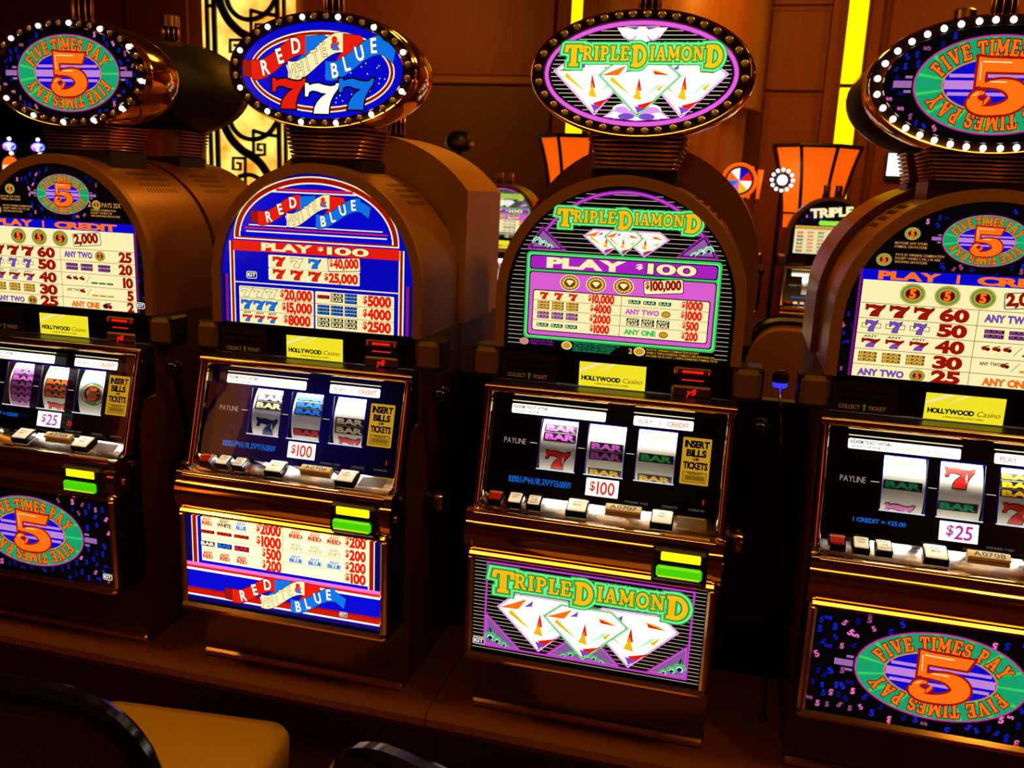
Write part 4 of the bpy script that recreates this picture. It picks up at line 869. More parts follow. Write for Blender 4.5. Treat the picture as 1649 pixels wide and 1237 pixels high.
def slot_machine(x, y, label, kind, spec, group=None, rz=0):
    t = empty('slot_machine', (x, y, HC), label, 'slot machine', group, rz)
    dx, dz = spec.get('tdx', 0), spec.get('tdz', 0)
    tint = princ('reel_blue', (.005, .005, .22), .15) if kind == 'rwb' else BLACKG
    # cabinet carcass (open at the front for the reels)
    q = MB()
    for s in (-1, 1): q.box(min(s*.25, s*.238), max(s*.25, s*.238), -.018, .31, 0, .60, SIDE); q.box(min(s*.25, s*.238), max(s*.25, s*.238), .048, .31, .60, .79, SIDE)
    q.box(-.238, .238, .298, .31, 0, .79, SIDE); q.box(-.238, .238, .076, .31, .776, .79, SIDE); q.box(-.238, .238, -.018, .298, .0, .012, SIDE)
    q.build('cabinet', t)
    q = MB(); q.box(-.249, .249, -.024, -.016, .0, .17, BASEP); bp_ = q.build('base_panel', t)
    q = MB(); q.bbox(-.2505, .2505, -.034, -.02, .0, .020, .005, GOLDB); q.build('kick_strip', bp_)
    # black door: two cheeks with the slanted front profile
    prof = [(-.018, .165), (-.104, .165), (-.106, .40), (-.098, .475), (-.058, .492), (.006, .716), (.046, .722), (.052, .79), (.049, .79), (.048, .61), (-.018, .59)]
    q = MB()
    for s in (-1, 1): q.prism(prof, 'x', min(s*.248, s*.237), max(s*.248, s*.237), BLACK)
    q.box(-.237, .237, -.10, -.018, .165, .175, BLACK); q.box(-.237, .237, -.095, -.085, .18, .40, BLACK)
    q.build('door', t)
    # belly glass in its gold frame
    q = MB()
    q.bbox(-.2455, .2455, -.126, -.10, .164, .1825, .007, GOLD); q.bbox(-.2455, .2455, -.118, -.10, .386, .400, .005, GOLD)
    for s in (-1, 1): q.bbox(min(s*.2305, s*.2455), max(s*.2305, s*.2455), -.119, -.10, .176, .392, .005, GOLDB)
    q.build('belly_frame', t)
    q = MB(); q.box(-.232, .232, -.1095, -.104, .180, .388, BLACKG); bg = q.build('belly_glass', t)
    A = Art(lambda x_, z_, l: (x_, -.1105-l, z_), k=spec.get('bk', 1.0)); spec['belly'](A, spec.get('bdx', 0)); A.build('belly_print', bg)
    # rolled gold lip and bowl
    pr = [(-.070, .480), (-.088, .4835), (-.100, .4835), (-.1075, .4800), (-.1105, .4745), (-.1095, .4690), (-.1050, .4655), (-.1045, .4620), (-.1120, .4560), (-.1165, .4460), (-.1180, .4340), (-.1160, .4200), (-.1120, .4090), (-.1080, .4030), (-.1075, .4000), (-.06, .4000)]
    q = MB(); q.prism(pr, 'x', -.248, .248, GOLD, smooth=True); lip = q.build('front_lip', t, sharp=40)
    for s in (-1, 1):
        q = MB(); q.prism(offset_poly(pr[:-1]+[(-.06, .40)], .002), 'x', min(s*.236, s*.2515), max(s*.236, s*.2515), GOLD, smooth=True); q.build('end_cap', lip)
    q = MB(); q.bbox(.122, .226, -.130, -.10, .400, .466, .006, BLACK); ba = q.build('bill_acceptor', t)
    q = MB(); q.bbox(.139, .2125, -.1325, -.127, .4435, .4605, .0015, ink('bill_yellow', (255, 225, 10), 1.4, 'NONE')); q.build('yellow_sign', ba)
    q = MB(); q.bbox(.132, .217, -.137, -.127, .411, .434, .004, princ('green_lens', (.05, .5, .02), .12, emis=srgb((70, 215, 0)), estr=.9, sampling='NONE')); q.box(.136, .213, -.1375, -.13, .4125, .416, ink('bill_lime', (200, 220, 20), 1.0)); q.build('green_slot', ba)
    q = MB(); q.box(.131, .2245, -.1085, -.096, .4825, .4842, paint('sticker_ochre', (230, 170, 30))); st = q.build('warning_sticker', lip)
    A = Art(lambda x_, z_, l: (x_, z_, .4842+l)); A.painted = True; A.text('CAUTION READ INSTRUCTIONS', .146, -.1075, .004, 'black', 2, wt=.02, width=.074); A.poly([(.134, -.108), (.144, -.108), (.139, -.0985)], 'black', 1); A.build('sticker_print', st)
    # button deck (tilted towards the glass) and buttons
    SL = math.radians(22.5); DU = Vector((0, math.cos(SL), math.sin(SL))); DN = Vector((0, -math.sin(SL), math.cos(SL))); DO = Vector((0, -.098, .4795))
    def dmap(x_, v_, l): return tuple(DO+Vector((x_, 0, 0))+DU*v_+DN*l)
    def dbox(x0, x1, y0, y1, l0, l1, b, mat):
        q = MB(); q.bbox(x0, x1, y0, y1, l0, l1, b, mat); q.v = [dmap(*p) for p in q.v]; return q
    dk = dbox(-.236, .236, .004, .062, -.004, 0, .0008, CHROME).build('button_deck', t)
    for i, (x0_, x1_, ya, yb, c) in enumerate(((-.217, -.193, -.071, -.047, 'red'), (-.176, -.151, -.072, -.046, 'w'), (-.136, -.112, -.071, -.047, 'w'), (-.055, -.018, -.074, -.042, 'w'), (.112, .150, -.076, -.043, 'w'))):
        v0, v1 = (ya+.098)/math.cos(SL), (yb+.098)/math.cos(SL)
        bt = dbox(x0_-.003, x1_+.003, v0-.003, v1+.003, -.002, .008, .002, BLACKG).build('button', t)
        cp = dbox(x0_, x1_, v0, v1, .0075, .0115, .002, princ('button_red', srgb((150, 20, 10)), .2, emis=srgb((150, 14, 6)), estr=.5, sampling='NONE') if c == 'red' else princ('button_cream', srgb((235, 225, 190)), .2, emis=srgb((255, 240, 200)), estr=.55, sampling='NONE')).build('button_cap', bt)
        A = Art(lambda x_, z_, l: dmap(x_, z_, .0117+l)); A.painted = True
        for j, s_t in enumerate((('CHANGE',), ('CASH', 'OUT'), ('PLAY', 'ONE', 'CREDIT'), ('PLAY', 'MAX'), ('SPIN', 'REELS'))[i]): A.text(s_t, (x0_+x1_)/2, (v0+v1)/2+.004-j*.0075, .0048, 'cream' if c == 'red' else 'brown', 1, wt=.03, anchor='c')
        A.build('cap_print', cp)
    dbox(.160, .216, .028, .056, 0, .0006, .0002, paint('sticker_dim', (120, 95, 30))).build('deck_sticker', dk)
    if spec.get('tagno'):
        at_ = dbox(.018, .089, .044, .062, .001, .009, .001, paint('tag_yellow', (238, 205, 95))).build('asset_tag', t)
        A = Art(lambda x_, z_, l: dmap(x_, z_, .0092+l)); A.painted = True; A.text(spec['tagno'], .0535, .0475, .0105, 'black', 2, wt=.02, anchor='c', width=.052); A.build('tag_print', at_)
    # gold bezel round the reel glass
    q = MB()
    B0 = Vector((0, -.064, .494)); out = lambda u, w_, l: tuple(B0+Vector((u, 0, 0))+UPV*w_+NV*l)
    oo = [(-.2505, -.008), (.2505, -.008), (.2505, .234), (-.2505, .234)]; ii = [(-.2335, -.008), (.2335, -.008), (.2335, .2175), (-.2335, .2175)]
    for (a, b, inn) in ((0, 3, 0), (1, 2, 1)):     # uprights
        s = -1 if a == 0 else 1
        pr2 = [(.2505, -.02), (.2520, -.006), (.2480, .004), (.2420, .0045), (.2370, .001), (.2335, -.006), (.2330, -.030), (.2505, -.030)]
        q.loft([[out(s*u, w_, l) for u, l in pr2] for w_ in (-.010, .232)], GOLD, smooth=True)
    pr3 = [(.2165, -.030), (.2165, -.010), (.2185, -.002), (.2215, .0025), (.2265, .0055), (.2315, .0050), (.2345, .0015), (.2355, -.004), (.2355, -.008), (.225, -.030)]
    q.loft([[out(u, w_, l) for w_, l in pr3] for u in (-.2515, .2515)], GOLD, smooth=True)
    q.build('bezel', t, sharp=50)
    # black reel glass with three window holes
    us = [-.236]+[v for c in REELX for v in (c-RW, c+RW)]+[.236]; ws = [-.003, .0735, .1745, .222]; q = MB()
    for i in range(len(us)-1):
        for j in range(3):
            if j == 1 and i % 2 == 1: continue
            v = [G(us[i], ws[j], 0), G(us[i+1], ws[j], 0), G(us[i+1], ws[j+1], 0), G(us[i], ws[j+1], 0)]
            vv = [tuple(p) for p in v]+[tuple(p-NV*.003) for p in v]; q.add(vv, [(0, 1, 2, 3), (4, 5, 6, 7), (0, 1, 5, 4), (1, 2, 6, 5), (2, 3, 7, 6), (3, 0, 4, 7)], tint)
    rg = q.build('reel_glass', t)
    A = Art(lambda u, w_, l: tuple(G(u, w_, l)))
    for c in REELX:
        wh = princ('window_edge_glow', (.7, .7, .75), .3, emis=(.8, .85, 1), estr=.8, sampling='NONE')
        A.rect(c-RW-.002, c+RW+.002, .0712, .0735, wh, 1); A.rect(c-RW, c+RW, .1745, .1765, 'blue2', 1, k=1.2)  # glow round each window drawn in as white and blue lines
        for s in (-1, 1): A.rect(min(c+s*RW, c+s*(RW+.0018)), max(c+s*RW, c+s*(RW+.0018)), .0735, .1745, 'navy', 1)
    A.rrect(-.198, -.002, .181, .2005, .003, 'white', 2, k=1.5); A.text('REDEEM TICKET WITHIN', -.194, .1915, .0062, 'black', 3, wt=.03, width=.072); A.text('60 DAYS OF ISSUE', -.19, .184, .004, 'black', 3, wt=.02, width=.05); A.text('MALFUNCTION VOIDS ALL PAYS', -.11, .187, .005, 'tan', 3, wt=.0, width=.09)
    A.rrect(.054, .172, .181, .2005, .003, 'white', 2, k=1.5); A.text('PLAY', .064, .186, .009, 'red', 3, wt=.0, width=.028); A.text('1', .105, .186, .009, 'red', 3, wt=.0); A.text('CREDIT', .121, .186, .009, 'orange', 3, wt=.02, width=.043)
    A.rect(-.198, .0, .2055, .2075, 'cream', 1); A.rect(.053, .172, .2055, .2075, 'cream', 1)  # bright edge of the lamp drawn in as cream lines
    A.rrect(.155, .2105, .077, .169, .002, 'ochre', 2, k=.9)
    for i, (s_t, h_, w_) in enumerate((('INSERT', .0125, .046), ('BILLS', .0125, .037), ('OR', .005, .012), ('TICKETS', .0125, .046))): A.text(s_t, .183, (.150, .1325, .1245, .108)[i], h_, 'black', 4, wt=.075, anchor='c', width=w_)
    A.rect(.160, .206, .0815, .102, 'black', 3); A.rect(.161, .205, .0825, .101, 'ochre', 4, k=.7); A.text('TICKET', .183, .096, .0045, 'black', 5, wt=.03, anchor='c', width=.028)
    for i in range(14): A.rect(.166+i*.0026, .1674+i*.0026, .0855, .0945, 'black', 5)
    A.text('PAYLINE', -.207, .1185, .0110, 'grey', 2, wt=.0, width=.046, k=1.6)
    for a, b in ((-.152, -.137), (-.052, -.038), (.046, .062)): A.rect(a, b, .1230, .1240, 'cream', 2)
    A.rrect(-.028, .038, .031, .0665, .001, 'white', 2, k=1.25); A.text(spec['den'], .005, .036, .0245, 'dpink' if spec['den'] == '$25' else 'red', 4, wt=.02, anchor='c', width=.050 if len(spec['den']) > 3 else .044, shear=.1 if spec['den'] == '$25' else 0)
    for i, s_t in enumerate(spec['msg']): A.text(s_t, spec.get('mx', -.188), .046-i*.0065, .0058 if len(spec['msg']) > 1 else .0078, 'sky', 2, wt=.02, width=spec.get('mw', .13))
    A.text('WINNER PAID', .052, .026, .0042, 'grey', 2, width=.047, k=.5); A.text('CREDITS', .126, .026, .0042, 'grey', 2, width=.03, k=.5); A.text('COINS IN', .178, .026, .0042, 'grey', 2, width=.03, k=.5)
    A.text(spec['dig'][0], spec['dig'][1], .0405, .010, 'red', 2, wt=.0, k=1.5, anchor='c')
    A.build('glass_print', rg)
    for i, c in enumerate(REELX):
        f = reelmap(c); q = MB(); n = 20; R_ = []
        for k in range(n+1):
            s = -.085+.17*k/n; R_.append([tuple(f(-RW-.001, s, 0)), tuple(f(RW+.001, s, 0))])
        q.add([p for r_ in R_ for p in r_], [(2*k, 2*k+1, 2*k+3, 2*k+2) for k in range(n)], REELW, True); 
        cx = A0+Vector((c, 0, 0))+UPV*W0-NV*(D0+RR); q.lathe([(.088, -RW), (.088, RW)], BLACK, tuple(cx), 'x', 20)
        re = q.build('reel', t, fix=False)
        B = Art(f); B.painted = True
        for typ, s, cc in spec['reels'][i]: sym(B, typ, s, cc)
        B.build('symbol_print', re)
    q = MB(); q.tube([tuple(G(u, .197, -.010)) for u in (-.18, .18)], .0045, TUBE, 8); q.build('reel_lamp', t)
    q = MB(); q.tube([tuple(G(u, .046, -.010)) for u in (-.18, .18)], .003, princ('lower_lamp_tube', (1, 1, 1), .4, emis=(1, .93, .78), estr=9, sampling='FRONT'), 6); q.build('reel_lamp', t)
    q = MB(); v = [tuple(G(u, w_, .018)) for u, w_ in ((-.2325, .0), (.2325, .0), (.2325, .214), (-.2325, .214))]; q.add(v, [(0, 1, 2, 3)], glass_mat()); q.build('glass_pane', t, fix=False)
    # black ticket band
    q = MB(); q.bbox(-.246, .246, .0505, .075, .7215, .793, .003, BLACKG); q.box(-.233, -.117, .0495, .052, .7225, .783, BLACK); q.box(-.222, -.13, .046, .05, .752, .757, BLACK); q.box(-.222, -.13, .046, .05, .766, .769, BLACK)
    q.box(-.237, .237, .001, .0515, .712, .7212, BLACK); bd = q.build('ticket_band', t)
    A = Art(lambda x_, z_, l: (x_, .0492-l, z_)); A.painted = True; A.text('COLLECT', -.219, .729, .0075, 'cream', 1, wt=.0, width=.038); A.poly([(-.1745, .7265), (-.1715, .7265), (-.1715, .735), (-.1690, .735), (-.1730, .7405), (-.1770, .735), (-.1745, .735)], 'lime', 1); A.text('TICKET', -.166, .729, .0075, 'cream', 1, wt=.0, width=.031); A.build('band_print', bd)
    q = MB(); q.box(-.068, .068, .0490, .0508, .7235, .7735, ink('sticker_glow_yellow', (250, 236, 40), .9)); cs = q.build('casino_sticker', bd)  # sticker is no lamp; its brightness is put in as glow
    A = Art(lambda x_, z_, l: (x_, .0489-l, z_), k=.9)
    A.text('HOLLYWOOD', -.062, .7365, .0085, 'black', 2, wt=.075, width=.079); A.text('Casino', .021, .7365, .0095, 'brown', 2, wt=.0, width=.040, shear=.3); A.text('A PENN NATIONAL RACE CASINO', -.035, .7285, .0036, 'brown', 2, wt=.02, width=.070)
    A.poly([(-.068, .752), (-.068, .757), (-.03, .7735), (-.015, .7735)], 'cream', 1); A.poly([(.0, .7735), (-.03, .754), (.008, .7735)], 'cream', 1); A.build('sticker_print', cs)
    q = MB(); q.bbox(.123, .198, .044, .052, .7645, .7805, .003, GOLDB); q.box(.136, .186, .047, .052, .752, .760, BLACK); q.bbox(.121, .200, .043, .052, .7205, .7435, .004, GOLDB); cr = q.build('card_reader', bd)
    A = Art(lambda x_, z_, l: (x_, .0428-l, z_)); A.rect(.140, .181, .770, .775, 'red', -4, k=1.2)
    for x_ in (.129, .192): A.rect(x_-.001, x_+.001, .769, .7765, 'red', -4)
    A.rect(.140, .183, .7545, .757, 'red', -20, k=1.2)
    A.text('y8', .160, .726, .012, 'red', 2, wt=.04, anchor='c', shear=.2, k=1.2); A.build('reader_display', cr)
    for s in (-1, 1):
        q = MB(); q.bbox(min(s*.240, s*.293), max(s*.240, s*.293), .040, .058, .7235, .7865, .009, PADM); q.bbox(min(s*.236, s*.297), max(s*.236, s*.297), .048, .115, .7195, .7905, .006, BLACK); q.build('corner_pad', t)
    # arched top
    q = MB(); q.ringprism(arch(.2505, .897, .79, 36), arch(.2305, .895, .79, 36), .046, .063, FRAMEB, smooth=True); q.build('arch_frame', t)
    q = MB(); q.prism(arch(.231, .895, .79, 36), 'y', .0545, .062, BLACKG); ag = q.build('arch_glass', t)
    A = Art(lambda x_, z_, l: (x_, .0535-l, z_), k=spec.get('ak', 1.0)); spec['top'](A, spec.get('adx', 0)); A.build('arch_print', ag)
    hd = add_hood(t, mat=spec.get('hoodm')); add_vent(hd); add_vent(hd, sgn=-1)
    # pull lever with hub, and two locks on the door edge
    hubp = (.25, .12, .405)
    q = MB(); q.lathe([(.040, 0), (.040, .012), (.026, .016), (.026, .040), (.020, .046), (.008, .047)], BLACK, hubp, 'x', 18); q.lathe([(.0265, .022), (.0275, .024), (.0275, .038), (.0265, .040)], GOLD, hubp, 'x', 18); lv = q.build('lever_hub', t)
    q = MB(); q.tube([(.288, .12, .405), (.298, .105, .47), (.300, .075, .57), (.300, .050, .655)], [.010, .009, .008, .008], princ('matte_black', (.006, .005, .005), .7, spec=.2), 8); q.build('lever_arm', lv)
    q = MB(); q.ell((.300, .046, .672), .021, .021, .021, BLACKG); q.build('lever_knob', lv)
    for (ly, lz) in ((-.050, .462), (-.080, .428)):
        q = MB(); q.lathe([(.009, 0), (.009, .006), (.006, .009), (.002, .010)], GOLD, (.248, ly, lz), 'x', 12); q.build('lock', t)
    if spec.get('topper'):
        add_neck(t, dx, dz); add_topper(t, dx, 1.338+dz, spec['topper'], spec['lit'], spec.get('ph', 0), k=spec.get('tk', 1.0))
        add_candle(t, dx+.005, .14, 1.338+dz+.110, .20)
    return t
M2X, M1X, M4X = -.664, -1.322, .658
five = dict(top=five_top, belly=five_belly, topper=five_topper, den='$25', msg=('1 CREDIT = $25.00',), mx=-.178, mw=.093)
T1 = slot_machine(M1X, 0, 'leftmost front slot machine, five times pay, every third topper bulb lit', 'five', dict(five, tdx=.026, tdz=-.011, bdx=.012, adx=.018, lit=lambda j: j % 3 == 0, ph=.55, dig=('25', .062), tagno='A0705',
    reels=[[('bar7', .0, 'magenta')], [('bar3', .0, 'orange'), ('seven', -.055, 'red')], [('five', -.004, 'x')]]), 'front row of four slot machines')
T2 = slot_machine(M2X, 0, 'slot machine with blue red white and blue artwork and three sevens on its topper', 'rwb', dict(top=rwb_top, belly=rwb_belly, topper=rwb_topper, den='$100', msg=('INSERT BILLS OR TICKETS NOW', 'READY TO PLAY 1 CREDIT'), tdx=0, lit=lambda j: j % 3 == 0, ph=1.55, dig=('1', .205), tagno='A0706', bk=1.15,
    reels=[[('bar2', .024, 'cream'), ('seven', -.034, 'navy')], [('bar3', .026, 'sky'), ('bar1', -.036, 'red')], [('bar2', -.010, 'cream'), ('seven', -.056, 'red')]]), 'front row of four slot machines')
T3 = slot_machine(0, 0, 'black and purple triple diamond slot machine with unlit topper bulbs', 'td', dict(top=td_top, belly=td_belly, topper=td_topper, den='$100', msg=('INSERT BILLS OR TICKETS NOW', 'READY TO PLAY 1 CREDIT'), tdx=.008, lit=lambda j: False, ph=.3, tk=1.15, dig=('1', .205), tagno='A0707',
    reels=[[('bar2', .026, 'magenta'), ('seven', -.031, 'red')], [('bar2', -.002, 'magenta'), ('bar1', -.047, 'gold'), ('ell', .05, 'x')], [('bar1', -.004, 'green'), ('bar1', -.047, 'gold'), ('ell', .046, 'x')]]), 'front row of four slot machines')
T4 = slot_machine(M4X, 0, 'nearest slot machine on the right, five times pay, all topper bulbs lit white', 'five', dict(five, hoodm=BRUSHM, tdx=-.020, tdz=-.013, bdx=-.010, adx=-.006, lit=lambda j: True, ph=.3, dig=('25', .205), tagno='A0708',
    reels=[[('bar1', -.002, 'teal'), ('ell', .048, 'x'), ('seven', -.058, 'pink')], [('seven', .024, 'red'), ('bar1', -.030, 'teal')], [('bar3', .022, 'gold'), ('seven', -.031, 'red')]]), 'front row of four slot machines')

# ------------------------------------------------------------------ machines standing back to back behind the front row
def rear_machine(x, label, hw=.25, r=.25, cz=.897, flat=False, topper=False, dx=0, dz=0, vents=True, mat=None):
    t = empty('slot_machine', (x, .632, HC), label, 'slot machine', 'slot machines standing back to back behind the front row', PI)
    mat = mat or BROWN
    q = MB(); q.box(-.25, .25, -.01, .31, 0, .789, SIDE); q.build('cabinet', t)
    if flat:
        R_ = .333; zc = 1.228-R_; a0 = math.asin(.26/R_); P = [(-.26, .79)]+[(R_*math.sin(-a0+2*a0*i/24), zc+R_*math.cos(-a0+2*a0*i/24)) for i in range(25)]+[(.26, .79)]
        q = MB(); q.prism(P, 'y', .075, .315, mat, smooth=True); hd = q.build('hood', t)
        q = MB(); q.prism(offset_poly(P, -.004), 'y', .012, .074, mat, smooth=True); q.build('front_collar', t)
        q = MB(); q.box(-.245, .245, .02, .31, .789, .795, BLACK); q.build('top_plate', t)
    else:
        hd = add_hood(t, .012, .315, r, cz, .79, mat)
        if vents: add_vent(hd, r=r, cz=cz); add_vent(hd, r=r, cz=cz, sgn=-1)
    if topper:
        add_neck(t, -dx, dz, .105, .225)
        y = .085
        q = MB(); q.loft([ellpts(-dx, 1.338+dz, a, b, yy, 40) for a, b, yy in ((.213, .117, y-.004), (.2185, .1215, y+.014), (.2185, .1215, y+.06), (.214, .118, y+.10), (.198, .106, y+.145), (.165, .085, y+.18), (.10, .05, y+.20), (.02, .01, y+.205))], princ('black_shell', (.005, .004, .003), .55)); q.build('topper_shell', t)
        q = MB(); q.loft([ellpts(-dx, 1.338+dz, a, b, yy, 40) for a, b, yy in ((.2195, .1225, y+.02), (.2215, .1245, y+.03), (.2195, .1225, y+.04))], GOLDB, cap0=False, cap1=False); q.build('rim_trim', t)
        add_candle(t, -dx, .12, 1.338+dz+.112, .05)
    return t
rear_machine(M1X, 'black-backed slot machine topper behind the leftmost machine, seen from the rear', topper=True, dx=.0, dz=0)
r2_ = rear_machine(M2X, 'wide flat-arched bronze machine back behind the red white and blue machine', flat=True, mat=BRUSH)
add_candle(r2_, -.02, .17, 1.222, .06)
rear_machine(0, 'round bronze machine back rising behind the triple diamond machine', r=.27, cz=.955, vents=False)
rear_machine(M4X, 'brushed bronze machine with black topper behind the nearest right machine', r=.262, cz=.903, vents=False, topper=True, mat=BRUSHM, dx=-.01)

# ------------------------------------------------------------------ far row of machines
def wheel_top(A, dx):
    A.poly(arch(.229, .895, .79), 'black', 0); confetti(A, 26, -.2, .2, .99, 1.11, lambda x, z: x*x+(z-.895)**2 < .2**2, .014, 1, 9)
    A.text('TRIPLE', 0, 1.03, .05, 'cream', 4, wt=.075, anchor='c', width=.24, rot=.10, oc='tan', ow=.04); A.rrect(-.07, .10, .975, 1.003, .012, 'lime', 4)
    A.rect(-.205, .205, .80, .968, 'cream', 2, k=.85); A.rect(-.205, .205, .948, .966, 'ochre', 3)
    for i, x in enumerate((-.17, -.11, -.05, .03, .08, .13, .18)):
        for j in range(6): A.text('777' if i % 3 else 'BAR', x, .81+j*.022, .013, ('brown', 'red', 'dkgreen', 'navy')[(i+j) % 4] if i % 2 == 0 else 'red', 4, wt=.075, anchor='c', width=.034)
FY = 4.02
def far_candles(t):
    for dx_ in (-.04, .03): add_candle(t, dx_, .15, 1.135, .05)
rl = [[('bar2', 0, 'cream')], [('seven', .01, 'red')], [('bar1', 0, 'gold')]]
base = dict(den='$25', msg=('INSERT BILLS OR TICKETS NOW',), dig=('1', .205), reels=rl)
for x, lab, kind, kw in ((.73, 'far slot machine with cream paytable and TRIPLE lettering below the lantern', 'five', dict(top=wheel_top, belly=five_belly)),
                         (.05, 'far slot machine mostly hidden behind the triple diamond machine on its right', 'rwb', dict(top=rwb_top, belly=rwb_belly)),
                         (-1.36, 'far green and pink slot machine seen between the two middle machines', 'td', dict(top=td_top, belly=td_belly))):
    far_candles(slot_machine(x, FY, lab, kind, dict(base, **kw), 'far row of slot machines'))
# very distant machines with glowing toppers
def distant(x, y, zoff, label):
    t = empty('slot_machine', (x, y, 0), label, 'slot machine', 'distant slot machines with glowing toppers')
    h = zoff
    q = MB(); q.box(-.25, .25, 0, .5, 0, h+.79, SIDE); q.build('cabinet', t)
    q = MB(); q.prism([(a, b+h) for a, b in arch(.25, .897, .79)], 'y', 0, .4, BROWN, smooth=True); q.build('hood', t)
    q = MB(); q.prism([(a, b+h) for a, b in arch(.225, .895, .80)], 'y', -.01, 0, ink('orange', RGB['orange'], 1.0)); q.prism([(a, b+h) for a, b in arch(.20, .895, .80)][0:1]+[(-.2, h+.80), (-.2, h+.93), (.2, h+.93), (.2, h+.80)], 'y', -.02, -.01, ink('cream', RGB['cream'], 1.0)); q.build('arch_glass', t)
    q = MB(); q.box(-.08, .08, .05, .2, h+1.14, h+1.25, BLACK); q.build('neck', t)
    q = MB(); q.loft([ellpts(0, h+1.338, a, b, yy, 32) for a, b, yy in ((.213, .117, 0), (.218, .121, .06), (.10, .05, .2))], GOLD); q.build('topper_shell', t)
    f = [None]; A = Art(lambda a, z, l: (a, -.003-l*6, h+z), k=3.0); rwb_topper(A, 0, 1.338); A.build('topper_print', t)
    for dx_, dz_ in ((.02, .16), (.05, -.15)):
        q = MB(); q.ell((dx_, -.01, h+1.338+dz_), .035, .03, .03, BULBON, 10, 6); q.build('bulb', t)
distant(-15.74, 15.0, .84, 'distant slot machine with a glowing blue topper at the left edge')
distant(-14.98, 15.0, .84, 'distant slot machine with glowing blue topper beside the leftmost machine neck')

# ------------------------------------------------------------------ chairs
def chair(x, y, rz, label, top=.89, seat=.53, hw=.235, back_y=-.25, seatm=None, backm=None, group='casino chairs'):
    t = empty('casino_chair', (x, y, 0), label, 'chair', group, rz)
    sm = seatm or LEATHER; bm_ = backm or LEATHD
    def rr(hx, y0, y1, r, z, n=6):
        P = []
        for cx, cy, a in ((hx-r, y1-r, 0), (-hx+r, y1-r, 90), (-hx+r, y0+r, 180), (hx-r, y0+r, 270)): P += [(cx+r*math.cos(math.radians(a+90*k/n)), cy+r*math.sin(math.radians(a+90*k/n)), z) for k in range(n+1)]
        return P
    q = MB(); q.loft([rr(hw-.02, -.20, .22, .05, seat-.10), rr(hw, -.22, .235, .055, seat-.085), rr(hw, -.22, .235, .055, seat-.02), rr(hw-.008, -.213, .228, .05, seat-.006), rr(hw-.03, -.19, .205, .045, seat)], sm); q.build('seat', t, sharp=60)
    # backrest: upholstered shell inside a thick black bent rim
    def outline(s, g=0):
        z0 = seat-.02; H = top-z0; P = []
        for i in range(25):
            a = PI*i/24; c, sn = math.cos(a), math.sin(a)
            P.append((-(hw+g)*math.copysign(abs(c)**.62, c), z0+H*.40+(H*.60+g)*sn**.75))
        return [(-(hw+g)*.93, z0)]+P+[((hw+g)*.93, z0)]
    rim = [(px, back_y-.02-.05*((pz-seat)/(top-seat)), pz) for px, pz in outline(1, -.016)]
    q = MB(); q.tube(rim, .0235, BLACKG, 10); q.build('back_frame', t)
    q = MB(); P = outline(1, -.022)
    q.loft([[(px*k, back_y-.02-.05*((pz-seat)/(top-seat))+yy, seat-.02+(pz-seat+.02)*k) for px, pz in P] for k, yy in ((.93, -.016), (1, -.008), (1, .012), (.95, .032))], bm_); q.build('backrest', t, sharp=60)
    q = MB(); q.lathe([(.22, 0), (.22, .015), (.05, .04), (.035, .06), (.035, seat-.10)], BLACKG, n=20); q.build('pedestal', t)
    return t
chair(-.83, -.385, math.radians(6), 'tan-seated chair with black rim and dark red back at the bottom left', top=.935, seat=.545)
chair(.02, -.42, math.radians(-20), 'tan-seated black-rimmed chair peeking in at the bottom centre', top=.945, seat=.545)
BRL = princ('brown_leather', (.26, .10, .025), .5, bump=((1, 1, 1), 240, .2))
chair(.44, 1.45, math.radians(180), 'brown high-backed chair seen between the two right machines', top=1.285, seat=.72, hw=.20, seatm=BRL, backm=BRL)
# slim rod with a black knob and blue glowing collar between the two right machines
t = empty('indicator_rod', (.372, .12, HC), 'thin chrome rod with a black knob and blue glowing collar', 'rod')
q = MB(); q.lathe([(.010, 0), (.010, .006), (.005, .012)], BLACK, n=12); q.tube([(0, 0, .01), (-.020, 0, .58)], .004, BLACK, 6); q.build('rod_base', t)  # lower rod coloured black to stand for the shade in the gap
q = MB(); q.tube([(-.020, 0, .58), (-.040, 0, .742)], .0024, CHROME, 6); q.build('rod', t)
q = MB(); q.lathe([(.0135, .0), (.0150, .004), (.0135, .010)], princ('blue_light', (.02, .02, .5), .2, emis=(.02, .02, 1), estr=2.2, sampling='NONE'), (-.041, 0, .744), n=12); q.build('collar', t)
q = MB(); q.lathe([(.0150, .0), (.0165, .006), (.0150, .018), (.008, .024)], BLACK, (-.041, 0, .754), n=12); q.build('knob', t)

# black sheets added to keep the gaps between neighbouring machines dark
for xa, xb, lab in ((M1X, M2X, 'black sheet added to darken the gap between the leftmost and the red white and blue machine'), (M2X, 0, 'black sheet added to darken the gap between the two middle machines'), (0, M4X, 'black sheet added to darken the gap between the triple diamond and rightmost machine')):
    t = empty('gap_dark_sheet', ((xa+xb)/2, .30, HC), lab, 'panel'); hw = (xb-xa)/2-.2515
    q = MB(); q.bbox(-hw, hw, 0, .02, 0, .66, .002, BLACK); q.build('panel_sheet', t)
    q = MB(); q.bbox(-hw, hw, -.006, .026, .661, .676, .002, BLACK); q.build('top_cap', t)

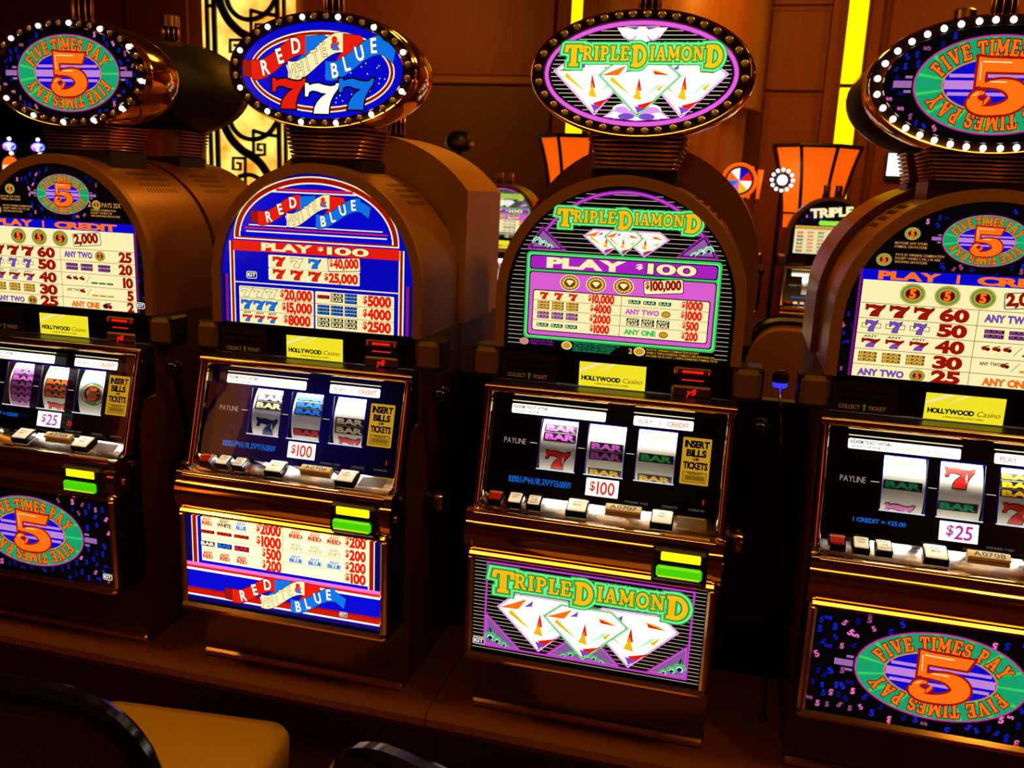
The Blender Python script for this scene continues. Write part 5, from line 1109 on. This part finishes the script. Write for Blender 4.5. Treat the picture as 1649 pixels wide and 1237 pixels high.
# glowing strips added on the unseen wall to give the gold trim reflections
def added_reflect_strip(x, label):
    t = empty('wall_light_strip', (x, -5.99, 1.0), label, 'wall light', 'yellow wall light strips', PI)
    q = MB(); q.bbox(-.20, .20, -.05, 0, .0, 2.2, .006, princ('amber_reflect_glow', srgb((255, 150, 40)), .3, emis=srgb((255, 140, 25)), estr=1.5, sampling='AUTO')); q.build('glass_section', t)
    q = MB()
    for s_ in (-1, 1): q.box(s_*.21-.01, s_*.21+.01, -.06, 0, 0, 2.2, TRIMM)
    q.build('side_trim', t)
added_reflect_strip(-4.6, 'wide amber glowing strip added unseen behind the viewer on the left for gold reflections')
added_reflect_strip(3.2, 'wide amber glowing strip added unseen behind the viewer on the right for gold reflections')

# small signs and screens far behind
def wheel_sign(x, z, r, label, bulbs=False):
    t = empty('wheel_sign', (x, 4.75, 0), label, 'sign')
    z += HC
    q = MB(); q.lathe([(.10, 0), (.10, .02), (.015, .04), (.015, z-r)], BLACK, n=10); q.build('pole', t)
    q = MB(); q.lathe([(r, .02), (r, -.01), (.001, -.012)], BLACK if not bulbs else ink('white', RGB['white'], 2.5), (0, 0, z), 'y', 24); f = q.build('disc', t)
    if not bulbs:
        A = Art(lambda a, b, l: (a, -.013-l*4, z+b)); cs = ('red', 'blue', 'white', 'orange', 'sky', 'magenta', 'gold', 'white')
        for i in range(8): A.poly([(0, 0)]+[(r*.86*math.cos(2*PI*(i+e/4)/8), r*.86*math.sin(2*PI*(i+e/4)/8)) for e in range(5)], cs[i], 1)
        A.build('wheel_print', f)
    q = MB(); q.tube([((r+.012)*math.cos(2*PI*k/24), 0, z+(r+.012)*math.sin(2*PI*k/24)) for k in range(24)], .014, SHADE if not bulbs else BLACK, 6, closed=True); q.build('rim', t)
    if bulbs:
        for k in range(12):
            a = 2*PI*k/12; q = MB(); q.ell(((r+.036)*math.cos(a), -.01, z+(r+.036)*math.sin(a)), .0105, .0105, .0105, BULBON, 8, 5); q.build('bulb', t)
    else:
        for sx in (.7, 1.35):
            q = MB(); q.tube([(r*sx, .03, z-r*1.2), (r*sx*1.05, .03, z+r*(1.0 if sx < 1 else .8))], [.012, .022], SHADE, 6); q.build('side_fin', t)
wheel_sign(.155, 1.235, .098, 'colourful bonus wheel with orange rim behind the triple diamond machine')
wheel_sign(.440, 1.250, .034, 'small glowing round sign ringed with white bulbs by the lantern', True)
t = empty('wall_screen', (1.33, 5.93, HC), 'small bright white screen in the distance under the black topper', 'screen')
q = MB(); q.bbox(-.085, .085, 0, .03, 1.30, 1.52, .006, BLACK); q.build('screen_case', t)
q = MB(); q.box(-.075, .075, -.004, 0, 1.34, 1.51, ink('screen_white', (225, 250, 255), 2.0)); q.build('screen_panel', t)
t = empty('dome_lamp', (-1.31, 3.0, 0), 'small black dome on a thin pole behind the flat-arched machine', 'lamp')
q = MB(); q.lathe([(.12, 0), (.12, .02), (.014, .04), (.014, 1.33+HC)], BLACK, n=10); q.build('pole', t)
q = MB(); q.lathe([(.075, 1.33+HC), (.078, 1.35+HC)], GOLDB, n=16); q.build('band', t)
q = MB(); q.lathe([(.078, 1.35+HC), (.07, 1.38+HC), (.045, 1.402+HC), (.005, 1.41+HC)], BLACK, n=16); q.lathe([(.05, 1.30+HC), (.075, 1.33+HC)], BLACK, n=16); q.build('dome', t)
